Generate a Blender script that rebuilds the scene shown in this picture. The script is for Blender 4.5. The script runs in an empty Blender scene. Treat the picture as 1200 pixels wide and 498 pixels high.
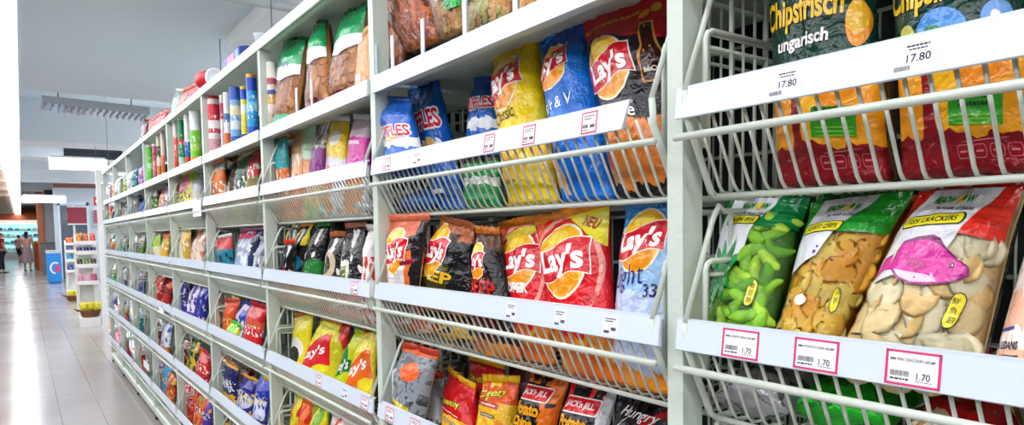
import bpy, bmesh, math, random
from mathutils import Vector, Matrix, noise
SC = bpy.context.scene
COL = SC.collection
PI = math.pi
CH = 1.36                      # camera height above the floor
def rz(z): return z + CH
# ------------------------------------------------------------------ camera
YAW, PIT, ROL, FPX, PPY = math.radians(35.63), math.radians(-3.33), math.radians(-.88), 800.0, 318.0
FW = Vector((math.sin(YAW)*math.cos(PIT), math.cos(YAW)*math.cos(PIT), math.sin(PIT)))
R0 = Vector((math.cos(YAW), -math.sin(YAW), 0)); U0 = R0.cross(FW)
RT = R0*math.cos(ROL) + U0*math.sin(ROL); UP = -R0*math.sin(ROL) + U0*math.cos(ROL)
cd = bpy.data.cameras.new('camera'); cam = bpy.data.objects.new('camera', cd); COL.objects.link(cam)
M = Matrix((RT, UP, -FW)).transposed().to_4x4(); M.translation = (0, 0, CH); cam.matrix_world = M
cd.sensor_width = 36; cd.lens = FPX/1200*36; cd.shift_y = (PPY-249)/1200; cd.clip_start = .02; cd.clip_end = 300
SC.camera = cam
EYE = Vector((0, 0, CH))
def ray(px, py): return FW + RT*((px-600)/FPX) - UP*((py-PPY)/FPX)
def hit(px, py, p0, n):        # where a sight line meets a plane of the place
    d = ray(px, py); return EYE + d*((p0-EYE).dot(n)/d.dot(n))
def on_x(px, py, x): return hit(px, py, Vector((x, 0, 0)), Vector((1, 0, 0)))
def on_y(px, py, y): return hit(px, py, Vector((0, y, 0)), Vector((0, 1, 0)))
def on_floor(px, py): return hit(px, py, Vector((0, 0, 0)), Vector((0, 0, 1)))
# ------------------------------------------------------------------ colour + materials
def lin(c):
    if isinstance(c, str):
        c = c.lstrip('#'); c = tuple(int(c[i:i+2], 16)/255 for i in (0, 2, 4))
    return tuple(x/12.92 if x <= .04045 else ((x+.055)/1.055)**2.4 for x in c[:3]) + (1,)
MATS = {}
def newmat(name):
    m = bpy.data.materials.new(name); m.use_nodes = True
    nt = m.node_tree; nt.nodes.clear()
    o = nt.nodes.new('ShaderNodeOutputMaterial'); b = nt.nodes.new('ShaderNodeBsdfPrincipled')
    nt.links.new(b.outputs[0], o.inputs[0]); return m, nt, b, o
def bump(nt, b, specs, strength, dist=.004):
    tc = nt.nodes.new('ShaderNodeTexCoord'); prev = None
    for sc, det, w in specs:
        n = nt.nodes.new('ShaderNodeTexNoise'); n.inputs['Scale'].default_value = sc; n.inputs['Detail'].default_value = det
        n.inputs['Distortion'].default_value = w
        nt.links.new(tc.outputs['Object'], n.inputs['Vector'])
        bp = nt.nodes.new('ShaderNodeBump'); bp.inputs['Strength'].default_value = strength; bp.inputs['Distance'].default_value = dist
        nt.links.new(n.outputs['Fac'], bp.inputs['Height'])
        if prev: nt.links.new(prev.outputs[0], bp.inputs['Normal'])
        prev = bp
    nt.links.new(prev.outputs[0], b.inputs['Normal'])
def plain(name, col, rough=.45, metal=0, bp=None, var=0, vscale=3, spec=.5, emit=0):
    if name in MATS: return MATS[name]
    m, nt, b, o = newmat(name)
    b.inputs['Base Color'].default_value = lin(col); b.inputs['Roughness'].default_value = rough; b.inputs['Metallic'].default_value = metal
    b.inputs['Specular IOR Level'].default_value = spec
    if emit:
        b.inputs['Emission Color'].default_value = lin(col); b.inputs['Emission Strength'].default_value = emit
    if var:
        tc = nt.nodes.new('ShaderNodeTexCoord'); n = nt.nodes.new('ShaderNodeTexNoise'); n.inputs['Scale'].default_value = vscale
        n.inputs['Detail'].default_value = 4
        mx = nt.nodes.new('ShaderNodeMix'); mx.data_type = 'RGBA'
        c = lin(col); mx.inputs[6].default_value = tuple(x*(1-var) for x in c[:3])+(1,); mx.inputs[7].default_value = tuple(min(1, x*(1+var)) for x in c[:3])+(1,)
        nt.links.new(tc.outputs['Object'], n.inputs['Vector']); nt.links.new(n.outputs['Fac'], mx.inputs[0]); nt.links.new(mx.outputs[2], b.inputs['Base Color'])
    if bp: bump(nt, b, bp, (.5 if name.startswith('print_') else .35), .004 if name.startswith('print_') else .004)
    MATS[name] = m; return m
def pm(col):                   # printing ink on film
    return plain('print_'+col.strip('#'), col, .16, 0, [(24, 2, 1.5), (75, 2, .6)])
def film(name='clear_film', rough=.09, add=.0):
    if name in MATS: return MATS[name]
    m = bpy.data.materials.new(name); m.use_nodes = True; nt = m.node_tree; nt.nodes.clear()
    o = nt.nodes.new('ShaderNodeOutputMaterial'); tr = nt.nodes.new('ShaderNodeBsdfTransparent'); gl = nt.nodes.new('ShaderNodeBsdfGlossy')
    gl.inputs['Roughness'].default_value = rough
    fr = nt.nodes.new('ShaderNodeFresnel'); fr.inputs[0].default_value = 1.42
    ad = nt.nodes.new('ShaderNodeMath'); ad.operation = 'ADD'; ad.inputs[1].default_value = add; ad.use_clamp = True
    mx = nt.nodes.new('ShaderNodeMixShader'); nt.links.new(fr.outputs[0], ad.inputs[0]); nt.links.new(ad.outputs[0], mx.inputs[0])
    nt.links.new(tr.outputs[0], mx.inputs[1]); nt.links.new(gl.outputs[0], mx.inputs[2]); nt.links.new(mx.outputs[0], o.inputs[0])
    tc = nt.nodes.new('ShaderNodeTexCoord'); prev = None
    for sc, d in ((22, 2), (60, 2)):
        n = nt.nodes.new('ShaderNodeTexNoise'); n.inputs['Scale'].default_value = sc; n.inputs['Detail'].default_value = d; n.inputs['Distortion'].default_value = 1.2
        nt.links.new(tc.outputs['Object'], n.inputs['Vector'])
        bp = nt.nodes.new('ShaderNodeBump'); bp.inputs['Strength'].default_value = .7; bp.inputs['Distance'].default_value = .008
        nt.links.new(n.outputs['Fac'], bp.inputs['Height'])
        if prev: nt.links.new(prev.outputs[0], bp.inputs['Normal'])
        prev = bp
    nt.links.new(prev.outputs[0], gl.inputs['Normal'])
    MATS[name] = m; return m
class NG:                      # tiny node-math helper
    def __init__(s, nt): s.nt = nt
    def _set(s, n, i, v):
        if isinstance(v, (int, float)): n.inputs[i].default_value = v
        else: s.nt.links.new(v, n.inputs[i])
    def m(s, op, a, b=0.0, c=None):
        n = s.nt.nodes.new('ShaderNodeMath'); n.operation = op; s._set(n, 0, a); s._set(n, 1, b)
        if c is not None: s._set(n, 2, c)
        return n.outputs[0]
    def mix(s, f, a, b):
        n = s.nt.nodes.new('ShaderNodeMix'); n.data_type = 'RGBA'; s._set(n, 0, f)
        for i, v in ((6, a), (7, b)):
            if isinstance(v, tuple): n.inputs[i].default_value = v
            else: s.nt.links.new(v, n.inputs[i])
        return n.outputs[2]
def bagmat(name, base, layers, rough=.15, metal=0.0, bs=.7):
    """printed snack film: flat print shapes laid out in the bag's own flat coordinates"""
    if name in MATS: return MATS[name]
    m, nt, b, o = newmat(name); g = NG(nt)
    uv = nt.nodes.new('ShaderNodeUVMap'); sp = nt.nodes.new('ShaderNodeSeparateXYZ'); nt.links.new(uv.outputs[0], sp.inputs[0])
    U, V = sp.outputs[0], sp.outputs[1]
    ns = nt.nodes.new('ShaderNodeTexNoise'); ns.inputs['Scale'].default_value = 5; ns.inputs['Detail'].default_value = 2
    nt.links.new(uv.outputs[0], ns.inputs['Vector']); N = g.m('SUBTRACT', ns.outputs['Fac'], .5)
    c = lin(base)
    for L in layers:
        k = L[0]
        if k == 'band':
            _, v0, v1, colr = L[:4]; wob = L[4] if len(L) > 4 else 0; sl = L[5] if len(L) > 5 else 0
            vv = g.m('ADD', V, g.m('MULTIPLY', N, wob)) if wob else V
            if sl: vv = g.m('ADD', vv, g.m('MULTIPLY', g.m('SUBTRACT', U, .5), sl))
            mask = g.m('MULTIPLY', g.m('GREATER_THAN', vv, v0), g.m('LESS_THAN', vv, v1)); cc = lin(colr)
        elif k == 'ell':
            _, cx, cy, rx, ry, colr = L[:6]; wob = L[6] if len(L) > 6 else 0
            a = g.m('DIVIDE', g.m('SUBTRACT', U, cx), rx); d = g.m('DIVIDE', g.m('SUBTRACT', V, cy), ry)
            r = g.m('ADD', g.m('MULTIPLY', a, a), g.m('MULTIPLY', d, d))
            if wob: r = g.m('ADD', r, g.m('MULTIPLY', N, wob))
            mask = g.m('LESS_THAN', r, 1.0); cc = lin(colr)
        elif k == 'half':
            _, a, d, e, colr = L[:5]; wob = L[5] if len(L) > 5 else 0
            r = g.m('ADD', g.m('MULTIPLY', U, a), g.m('MULTIPLY', V, d))
            if wob: r = g.m('ADD', r, g.m('MULTIPLY', N, wob))
            mask = g.m('GREATER_THAN', r, e); cc = lin(colr)
        elif k == 'rect':
            _, u0, u1, v0, v1, colr = L[:6]; wob = L[6] if len(L) > 6 else 0
            uu = g.m('ADD', U, g.m('MULTIPLY', N, wob)); vv = g.m('ADD', V, g.m('MULTIPLY', N, wob))
            mask = g.m('MULTIPLY', g.m('MULTIPLY', g.m('GREATER_THAN', uu, u0), g.m('LESS_THAN', uu, u1)), g.m('MULTIPLY', g.m('GREATER_THAN', vv, v0), g.m('LESS_THAN', vv, v1))); cc = lin(colr)
        elif k == 'chips':     # printed picture of the food
            _, u0, u1, v0, v1, ca, cb, sc = L[:8]; wob = .25
            uu = g.m('ADD', U, g.m('MULTIPLY', N, wob)); vv = g.m('ADD', V, g.m('MULTIPLY', N, wob))
            mask = g.m('MULTIPLY', g.m('MULTIPLY', g.m('GREATER_THAN', uu, u0), g.m('LESS_THAN', uu, u1)), g.m('MULTIPLY', g.m('GREATER_THAN', vv, v0), g.m('LESS_THAN', vv, v1)))
            vo = nt.nodes.new('ShaderNodeTexVoronoi'); vo.inputs['Scale'].default_value = sc
            mp = nt.nodes.new('ShaderNodeMapping'); mp.inputs['Scale'].default_value = (1, 1.35, 1)
            mp.inputs['Location'].default_value = (sc*.37, sc*.11, 0)
            nt.links.new(uv.outputs[0], mp.inputs[0]); nt.links.new(mp.outputs[0], vo.inputs['Vector'])
            s3 = nt.nodes.new('ShaderNodeSeparateColor'); nt.links.new(vo.outputs['Color'], s3.inputs[0])
            cc = g.mix(s3.outputs[0], lin(ca), lin(cb))
        elif k == 'speck':
            _, v0, v1, colr, sc, thr = L[:6]
            n2 = nt.nodes.new('ShaderNodeTexNoise'); n2.inputs['Scale'].default_value = sc; n2.inputs['Detail'].default_value = 1
            nt.links.new(uv.outputs[0], n2.inputs['Vector'])
            mask = g.m('MULTIPLY', g.m('GREATER_THAN', n2.outputs['Fac'], thr), g.m('MULTIPLY', g.m('GREATER_THAN', V, v0), g.m('LESS_THAN', V, v1))); cc = lin(colr)
        c = g.mix(mask, c, cc)
    if isinstance(c, tuple): b.inputs['Base Color'].default_value = c
    else: nt.links.new(c, b.inputs['Base Color'])
    b.inputs['Roughness'].default_value = rough; b.inputs['Metallic'].default_value = metal; b.inputs['Specular IOR Level'].default_value = .42
    bump(nt, b, [(24, 2, 1.5), (75, 2, .6)], bs, .005)
    MATS[name] = m; return m
# ------------------------------------------------------------------ mesh + object helpers
class MB:
    def __init__(s): s.v = []; s.f = []; s.mi = []; s.uv = {}; s.sm = []
    def add(s, vs, fs, mi=0, smooth=False):
        o = len(s.v); s.v += [tuple(p) for p in vs]
        for f in fs: s.f.append(tuple(i+o for i in f)); s.mi.append(mi); s.sm.append(smooth)
        return o
    def box(s, x0, x1, y0, y1, z0, z1, mi=0):
        x0, x1 = min(x0, x1), max(x0, x1); y0, y1 = min(y0, y1), max(y0, y1); z0, z1 = min(z0, z1), max(z0, z1)
        s.add([(x0,y0,z0),(x1,y0,z0),(x1,y1,z0),(x0,y1,z0),(x0,y0,z1),(x1,y0,z1),(x1,y1,z1),(x0,y1,z1)],
              [(0,3,2,1),(4,5,6,7),(0,1,5,4),(1,2,6,5),(2,3,7,6),(3,0,4,7)], mi)
    def tube(s, pts, r, n=6, mi=0, cap=True):
        pts = [Vector(p) for p in pts]; rings = []; ref = None
        for i, p in enumerate(pts):
            t = (pts[min(i+1, len(pts)-1)] - pts[max(i-1, 0)]).normalized()
            if ref is None: ref = Vector((0,0,1)) if abs(t.z) < .9 else Vector((0,1,0))
            a = (ref - t*ref.dot(t)).normalized(); b2 = t.cross(a); ref = a
            rings.append([p + (a*math.cos(2*PI*k/n) + b2*math.sin(2*PI*k/n))*r for k in range(n)])
        vs = [q for rg in rings for q in rg]; fs = []
        for i in range(len(pts)-1):
            for k in range(n): fs.append((i*n+k, i*n+(k+1) % n, (i+1)*n+(k+1) % n, (i+1)*n+k))
        if cap: fs += [tuple(range(n-1, -1, -1)), tuple((len(pts)-1)*n+k for k in range(n))]
        s.add(vs, fs, mi, True)
    def lathe(s, prof, c, n=24, mi=0, axis=Vector((0,0,1)), xd=None):
        axis = axis.normalized(); a = xd or (Vector((1,0,0)) if abs(axis.x) < .9 else Vector((0,1,0)))
        a = (a - axis*a.dot(axis)).normalized(); b2 = axis.cross(a); c = Vector(c); vs = []; fs = []
        for r, h in prof:
            for k in range(n): vs.append(c + axis*h + (a*math.cos(2*PI*k/n)+b2*math.sin(2*PI*k/n))*r)
        for i in range(len(prof)-1):
            for k in range(n): fs.append((i*n+k, i*n+(k+1) % n, (i+1)*n+(k+1) % n, (i+1)*n+k))
        fs += [tuple(range(n-1, -1, -1)), tuple((len(prof)-1)*n+k for k in range(n))]
        s.add(vs, fs, mi, True)
    def prism(s, poly, y0, y1, mi=0):   # poly in (x,z), swept along y
        n = len(poly); vs = [(x, y0, z) for x, z in poly] + [(x, y1, z) for x, z in poly]
        s.add(vs, [tuple(range(n))[::-1], tuple(range(n, 2*n))] + [(i, (i+1) % n, n+(i+1) % n, n+i) for i in range(n)], mi)
    def build(s, name, mats, parent=None, loc=None, uvs=None):
        me = bpy.data.meshes.new(name); off = Vector(loc) if loc is not None else Vector((0,0,0))
        me.from_pydata([tuple(Vector(p)-off) for p in s.v], [], s.f)
        for mt in (mats if isinstance(mats, (list, tuple)) else [mats]): me.materials.append(mt)
        me.polygons.foreach_set('material_index', s.mi); me.polygons.foreach_set('use_smooth', s.sm)
        if uvs:
            l = me.uv_layers.new(name='UVMap')
            for lp in me.loops: l.data[lp.index].uv = uvs.get(lp.vertex_index, (0, 0))
        me.update(); ob = bpy.data.objects.new(name, me); COL.objects.link(ob)
        if parent: ob.parent = parent
        elif loc is not None: ob.location = off
        return ob
def tag(o, label=None, cat=None, group=None, kind=None):
    if label: o['label'] = label
    if cat: o['category'] = cat
    if group: o['group'] = group
    if kind: o['kind'] = kind
    return o
def empty(name, loc, label, cat, group=None, rot=0):
    o = bpy.data.objects.new(name, None); COL.objects.link(o); o.location = loc; o.rotation_euler.z = rot; o.empty_display_size = .05
    return tag(o, label, cat, group)
def copy_tree(o, parent=None):
    c = o.copy(); COL.objects.link(c)
    if parent: c.parent = parent
    for ch in list(o.children): copy_tree(ch, c)
    return c
def struct(o): o['kind'] = 'structure'; return o
# ------------------------------------------------------------------ flat print shapes (2D, in units of the bag face)
TXT = {}
def text2d(body, shear=0, bold=0):
    key = (body, shear, bold)
    if key in TXT: return TXT[key]
    cu = bpy.data.curves.new('t', 'FONT'); cu.body = body; cu.size = 1; cu.shear = shear; cu.offset = bold; cu.resolution_u = 3
    cu.align_x = 'CENTER'; cu.align_y = 'CENTER'
    ob = bpy.data.objects.new('t', cu); COL.objects.link(ob)
    bpy.context.view_layer.update()
    me = bpy.data.meshes.new_from_object(ob.evaluated_get(bpy.context.evaluated_depsgraph_get()))
    vs = [(v.co.x, v.co.y) for v in me.vertices]; fs = [tuple(p.vertices) for p in me.polygons]
    bpy.data.objects.remove(ob); bpy.data.curves.remove(cu); bpy.data.meshes.remove(me)
    if vs:
        xs = [p[0] for p in vs]; ys = [p[1] for p in vs]
        cx, cy = (min(xs)+max(xs))/2, (min(ys)+max(ys))/2; w, h = max(xs)-min(xs), max(ys)-min(ys)
        vs = [(x-cx, y-cy) for x, y in vs]
    else: w = h = 1
    TXT[key] = (vs, fs, w, h); return TXT[key]
def slice_uv(vs, fs, nu, nv):
    """cut a flat shape along the cells of the pouch sheet so that it lies exactly on it"""
    bm = bmesh.new(); bv = [bm.verts.new((x, y, 0)) for x, y in vs]
    for f in fs:
        try: bm.faces.new([bv[i] for i in f])
        except ValueError: pass
    bmesh.ops.triangulate(bm, faces=[f for f in bm.faces if len(f.verts) > 4])
    for ax, n in ((0, nu), (1, nv)):
        lo, hi = min(p[ax] for p in vs), max(p[ax] for p in vs)
        for i in range(int(math.floor(lo*n))+1, int(math.ceil(hi*n))):
            co = [0, 0, 0]; co[ax] = i/n; no = [0, 0, 0]; no[ax] = 1
            bmesh.ops.bisect_plane(bm, geom=bm.verts[:]+bm.edges[:]+bm.faces[:], plane_co=co, plane_no=no, dist=1e-6)
    bm.verts.index_update()
    o = ([(v.co.x, v.co.y) for v in bm.verts], [tuple(v.index for v in f.verts) for f in bm.faces]); bm.free(); return o
def T(body, u, v, w, col, h=None, rot=0, shear=0, bold=.02, lay=2): return dict(k='t', body=body, u=u, v=v, w=w, h=h, rot=rot, shear=shear, bold=bold, col=col, lay=lay)
def E_(u, v, ru, rv, col, rot=0, lay=1, n=28): return dict(k='p', pts=[(math.cos(2*PI*i/n)*ru, math.sin(2*PI*i/n)*rv) for i in range(n)], u=u, v=v, rot=rot, col=col, lay=lay)
def P_(pts, col, lay=1, u=0, v=0, rot=0): return dict(k='p', pts=pts, u=u, v=v, rot=rot, col=col, lay=lay)
def RR(u, v, w, h, col, lay=1, rot=0, r=.35, n=5):
    pts = []; rr = r*min(w, h)
    for sx, sy, a0 in ((1, 1, 0), (-1, 1, 90), (-1, -1, 180), (1, -1, 270)):
        for i in range(n+1):
            a = math.radians(a0+90*i/n); pts.append((sx*(w/2-rr)+rr*math.cos(a), sy*(h/2-rr)+rr*math.sin(a)))
    return dict(k='p', pts=pts, u=u, v=v, rot=rot, col=col, lay=lay)
def put(mb, mats, d, W, H, fn, res, eps=.0005):
    """lay one print shape on a face W x H metres; u,v,w are fractions of W (u,w) and H (v)"""
    if d['k'] == 't':
        vs, fs, w, h = text2d(d['body'], d['shear'], d['bold'])
        sx = d['w']*W/w; sy = (d['h']*H/h) if d['h'] else sx
        pts = [(x*sx, y*sy) for x, y in vs]
    else:
        pts = [(x*W, y*H) for x, y in d['pts']]; fs = [tuple(range(len(pts)))]
    if not pts: return
    ca, sa = math.cos(math.radians(d['rot'])), math.sin(math.radians(d['rot']))
    pts = [(x*ca-y*sa, x*sa+y*ca) for x, y in pts]
    pts = [(min(.9985, max(.0015, d['u']+x/W)), min(.9985, max(.0015, d['v']+y/H))) for x, y in pts]
    pts, fs = slice_uv(pts, fs, *res)
    m = pm(d['col'])
    if m not in mats: mats.append(m)
    mb.add([fn(u, v, eps*(.6+d['lay'])) for u, v in pts], fs, mats.index(m), True)
# ------------------------------------------------------------------ shelves: main numbers (metres, z relative to camera height)
XF = .75                       # front plane of the shelving
Y0 = .664; BAYW = 1.0          # left edge of the first upright seen, one bay
TOPZ = .725
STRIP = {2: .396, 3: .191, 4: -.125, 5: -.434, 6: -.753, 7: -1.07}   # top edge of each price strip
FLO = {t: STRIP[t]-.142 for t in (3, 4, 5, 6, 7)}; FLO[2] = .392
BAYS = 'ABCDEFGHI'
ORD = ['nearest', 'second', 'third', 'fourth', 'fifth', 'sixth', 'seventh', 'eighth', 'farthest']
TIER = {2: 'top shelf', 3: 'second shelf', 4: 'third shelf', 5: 'fourth shelf', 6: 'fifth shelf', 7: 'sixth shelf'}
def bayc(b): return Y0-.014+(BAYS.index(b)-.5)*BAYW
class Plane:
    def __init__(s, p0, lean=16):
        a = math.radians(lean); s.p0 = Vector(p0); s.up = Vector((math.sin(a), 0, math.cos(a))); s.n = Vector((-math.cos(a), 0, math.sin(a)))
    def px(s, x, y): return hit(x, y, s.p0, s.n)
    def yz(s, Y, z):           # point of the plane at Y and relative height z
        t = (rz(z)-s.p0.z)/s.up.z; p = s.p0 + s.up*t; return Vector((p.x, Y, rz(z)))
def sm(x): x = max(0, min(1, x)); return x*x*(3-2*x)
class Face:
    """a filled pouch: four corners, front and back sheets that swell apart, creases running in from the seals"""
    def __init__(s, c, bulge, seed, crease=1.0, base=.35, flop=0, waist=.06, topw=.16):
        s.BL, s.BR, s.TR, s.TL = [Vector(p) for p in c]; s.b = bulge; s.seed = seed*7.31; s.cr = crease; s.base = base; s.flop = flop; s.waist = waist; s.topw = topw
        uu = (s.BR-s.BL+s.TR-s.TL); vv = (s.TL-s.BL+s.TR-s.BR); s.n = uu.cross(vv).normalized()
        s.W = uu.length/2; s.H = vv.length/2
    def bil(s, u, v): return (s.BL*(1-u)+s.BR*u)*(1-v) + (s.TL*(1-u)+s.TR*u)*v
    def _g(s, u, v):
        E = max(0, 4*u*(1-u))**.55; gb = s.base+(1-s.base)*sm(v/.2); gt = sm((1-v)/.27); return E, gb*gt
    def wr(s, u, v, E, k=0):
        wt = math.exp(-(1-v)/s.topw); wb = math.exp(-v/.12)*(1-s.base*.5)
        r = noise.noise(Vector((u*8.5+s.seed, v*2.0+k*9, s.seed))); r = (1-abs(r)*2.2)*.6
        a = .27*s.b*(wt+wb*.8)*r*(.25+.75*E)
        q = noise.noise(Vector((u*2.6-s.seed, v*3.1+s.seed, 3+k*5)))*.20*s.b*E
        f = noise.noise(Vector((u*7-s.seed, v*8+s.seed, 8+k*5))); f = (.5-abs(f))*.16*s.b*E
        return s.cr*(a+q+f)
    def front(s, u, v, off=0):
        E, G = s._g(u, v); u2 = .5+(u-.5)*(1-s.waist*G*1.2)
        d = s.b*E*(.05+.95*G)+s.wr(u, v, E)*min(1, (1-v)/.02+.15)*min(1, E*3)
        return s.bil(u2, v) + s.n*(d+off+s.flop*v**3)
    def grid(s, nu, nv):
        s.nu, s.nv = nu, nv; s.gp = [[s.front(i/nu, j/nv) for i in range(nu+1)] for j in range(nv+1)]
    def sheet(s, u, v, off=0):  # the front sheet as meshed
        x, y = u*s.nu, v*s.nv; i, j = min(int(x), s.nu-1), min(int(y), s.nv-1); x -= i; y -= j; g = s.gp
        return (g[j][i]*(1-x)+g[j][i+1]*x)*(1-y)+(g[j+1][i]*(1-x)+g[j+1][i+1]*x)*y + s.n*off
    def back(s, u, v, off=0):
        E, G = s._g(u, v); u2 = .5+(u-.5)*(1-s.waist*G*1.2)
        d = s.b*.7*E*(.05+.95*G)+s.wr(u, v, E, 1)*.6*min(1, E*3)*min(1, (1-v)/.02+.15)
        return s.bil(u2, v) - s.n*(d+off-s.flop*v**3)
def pouch_mesh(mb, F, nu, nv, uvs=None, off=0, mi=0, v1=1.0):
    o = len(mb.v); vs = []; fs = []
    for j in range(nv+1):
        for i in range(nu+1):
            vs.append(F.front(i/nu, v1*j/nv, off))
            if uvs is not None: uvs[o+len(vs)-1] = (i/nu, v1*j/nv)
    nF = len(vs); idx = {}
    for j in range(nv+1):
        for i in range(nu+1):
            if i in (0, nu): idx[i, j] = j*(nu+1)+i; continue
            idx[i, j] = len(vs); vs.append(F.back(i/nu, v1*j/nv, off))
            if uvs is not None: uvs[o+len(vs)-1] = (1-i/nu, v1*j/nv)
    w = nu+1
    for j in range(nv):
        for i in range(nu):
            fs.append((j*w+i, j*w+i+1, (j+1)*w+i+1, (j+1)*w+i))
            fs.append((idx[i, j], idx[i, j+1], idx[i+1, j+1], idx[i+1, j]))
    for j in (0, nv):           # close bottom / top slits
        for i in range(nu):
            a, b2, c, d = j*w+i, j*w+i+1, idx[i+1, j], idx[i, j]
            q = [a, b2, c, d] if j else [d, c, b2, a]; q = [x for k, x in enumerate(q) if x not in q[:k]]
            if len(q) > 2: fs.append(tuple(q))
    mb.add(vs, fs, mi, True)
def seal_mesh(F, top=True, h=.014, n=40, amp=.0012):
    mb = MB(); up = (F.bil(.5, 1)-F.bil(.5, .9)).normalized()*(1 if top else -1); v = 1.0 if top else 0.0
    vs = []; fs = []
    for sgn in (1, -1):
        for i in range(n+1):
            u = i/n; p = F.bil(u, v)+F.n*F.flop*v**3; w = F.wr(u, .985 if top else .015, max(0, 4*u*(1-u))**.5)*1.1 + amp*math.sin(i*2.2)
            for k in range(3):
                z = h*k/2 + (.0012*(i % 2) if k == 2 else 0) - (.003 if k == 0 else 0)
                vs.append(p + up*z + F.n*(w*(1+.25*k)+sgn*.0006))
    r = (n+1)*3
    for sidx in (0, 1):
        for i in range(n):
            for k in range(2):
                a = sidx*r+i*3+k; q = (a, a+3, a+4, a+1); fs.append(q if (sidx == 0) == top else q[::-1])
    for i in range(n):
        a = i*3+2; fs.append((a, a+3, r+a+3, r+a)); b2 = i*3; fs.append((b2, r+b2, r+b2+3, b2+3))
    for i in (0, n):
        for k in range(2): a = i*3+k; fs.append((a, a+1, r+a+1, r+a))
    mb.add(vs, fs, 0, True); return mb
BAGN = [0]
def bag(label, corners, bulge, mat, prints=(), logo=(), name='snack_bag', cat='snack bag', group=None, seal=None, res=(18, 22), crease=1.0, base=.35, flop=0,
        waist=.06, seed=None, snacks=None, simple=False, logo_label=None, bseal=False, topw=.16, filmed=False):
    BAGN[0] += 1; seed = seed or BAGN[0]
    F = Face(corners, bulge, seed, crease, base, flop, waist, topw); p0 = (F.BL+F.BR)/2; F.grid(*res)
    if callable(logo): logo = logo(F.W, F.H)
    if callable(prints): prints = prints(F.W, F.H)
    if simple:
        uvs = {}; mb = MB(); pouch_mesh(mb, F, *res, uvs); ms = [mat]
        for d in prints: put(mb, ms, d, F.W, F.H, F.sheet, res)
        o = mb.build(name, ms, None, p0, uvs); return tag(o, label, cat, group)
    e = empty(name, p0, label, cat, group)
    def fin(mb, nm, ms, uvs=None):
        ob = mb.build(nm, ms, None, None, uvs); ob.data.transform(Matrix.Translation(-p0)); ob.parent = e; return ob
    mb = MB(); uvs = {}; ms = [mat]; pouch_mesh(mb, F, *res, uvs)
    fo = .0
    if snacks:
        sn = MB(); sms = snacks(sn, F); s_ = fin(sn, 'snack_pieces', sms); s_['kind'] = 'stuff'
        fl = MB(); pouch_mesh(fl, F, *res, None, .010); fin(fl, 'clear_window', [film()]); fo = .0108
    fn = lambda u, v, off: F.sheet(u, v, off+fo)
    pr = MB() if snacks else mb; pms = [] if snacks else ms
    for d in prints:
        if not (snacks and d.get('pt')): put(pr, pms, d, F.W, F.H, fn, res)
    for k in sorted({d['pt'] for d in prints if snacks and d.get('pt')}):
        m2 = MB(); l2 = []
        for d in prints:
            if d.get('pt') == k: put(m2, l2, d, F.W, F.H, fn, res)
        fin(m2, k, l2)
    fin(mb, 'pouch', ms, uvs)
    if snacks and pr.v: fin(pr, 'printed_panel', pms)
    if logo:
        lg = MB(); lms = []
        for d in logo: put(lg, lms, d, F.W, F.H, fn, res)
        lo = fin(lg, 'logo', lms)
        if logo_label: lo['label'] = logo_label
    fin(seal_mesh(F), 'top_seal', [seal or mat], None)
    if bseal: fin(seal_mesh(F, False), 'bottom_seal', [seal or mat], None)
    return e
# ------------------------------------------------------------------ print designs
RED, YEL, WHT, BLK = '#d0101c', '#f6c21a', '#f7f5f2', '#101014'
def ribbon(u, v, w, hs, col, lay, grow=0, W=1, H=1):
    """wavy ribbon of the round crisp logo; w = half width, hs = half height (fractions of the bag width)"""
    a = []; n = 14
    for i in range(n+1):
        x = -1+2*i/n; a.append((x*(w+grow), (hs*(.78+.16*x) + hs*.20*math.sin(x*3.0) + grow)*W/H))
    for i in range(n+1):
        x = 1-2*i/n; a.append((x*(w+grow), (-hs*(.82-.1*x) + hs*.22*math.sin(x*3.0) - grow)*W/H))
    return P_(a, col, lay, u, v)
def crisp_logo(u, v, r, W, H, rot=0, sun='#f8b81c', glow=True, body="Lay's"):
    q = W/H; L = []
    if glow: L.append(E_(u, v, r*1.09, r*1.20*q, '#fdf3d8', 0, 1))
    L += [E_(u, v, r*1.02, r*1.13*q, sun, 0, 1.5), E_(u, v-r*.58*q, r*.80, r*.48*q, '#f2970f', 0, 1.8), E_(u-.1*r, v+r*.75*q, r*.5, r*.22*q, '#ffdd55', 0, 1.9),
          ribbon(u, v, r*1.16, r*.62, '#fbeee6', 2.1, .012, W, H), ribbon(u, v, r*1.16, r*.62, '#cf0f1e', 2.5, 0, W, H),
          T(body, u+.01, v-.02*q, r*1.95, '#fffdfa', r*.98*q, 4, .12, .035, 3.2)]
    for d in L: d['rot'] = d['rot']+rot
    return L
def rowtext(u, v, w, h, lines, col, bold=.0, shear=0):
    return [T(t, u, v-i*h*1.5, w*(1 if i % 2 == 0 else .85), col, h, 0, shear, bold, 2.5) for i, t in enumerate(lines)]
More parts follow.
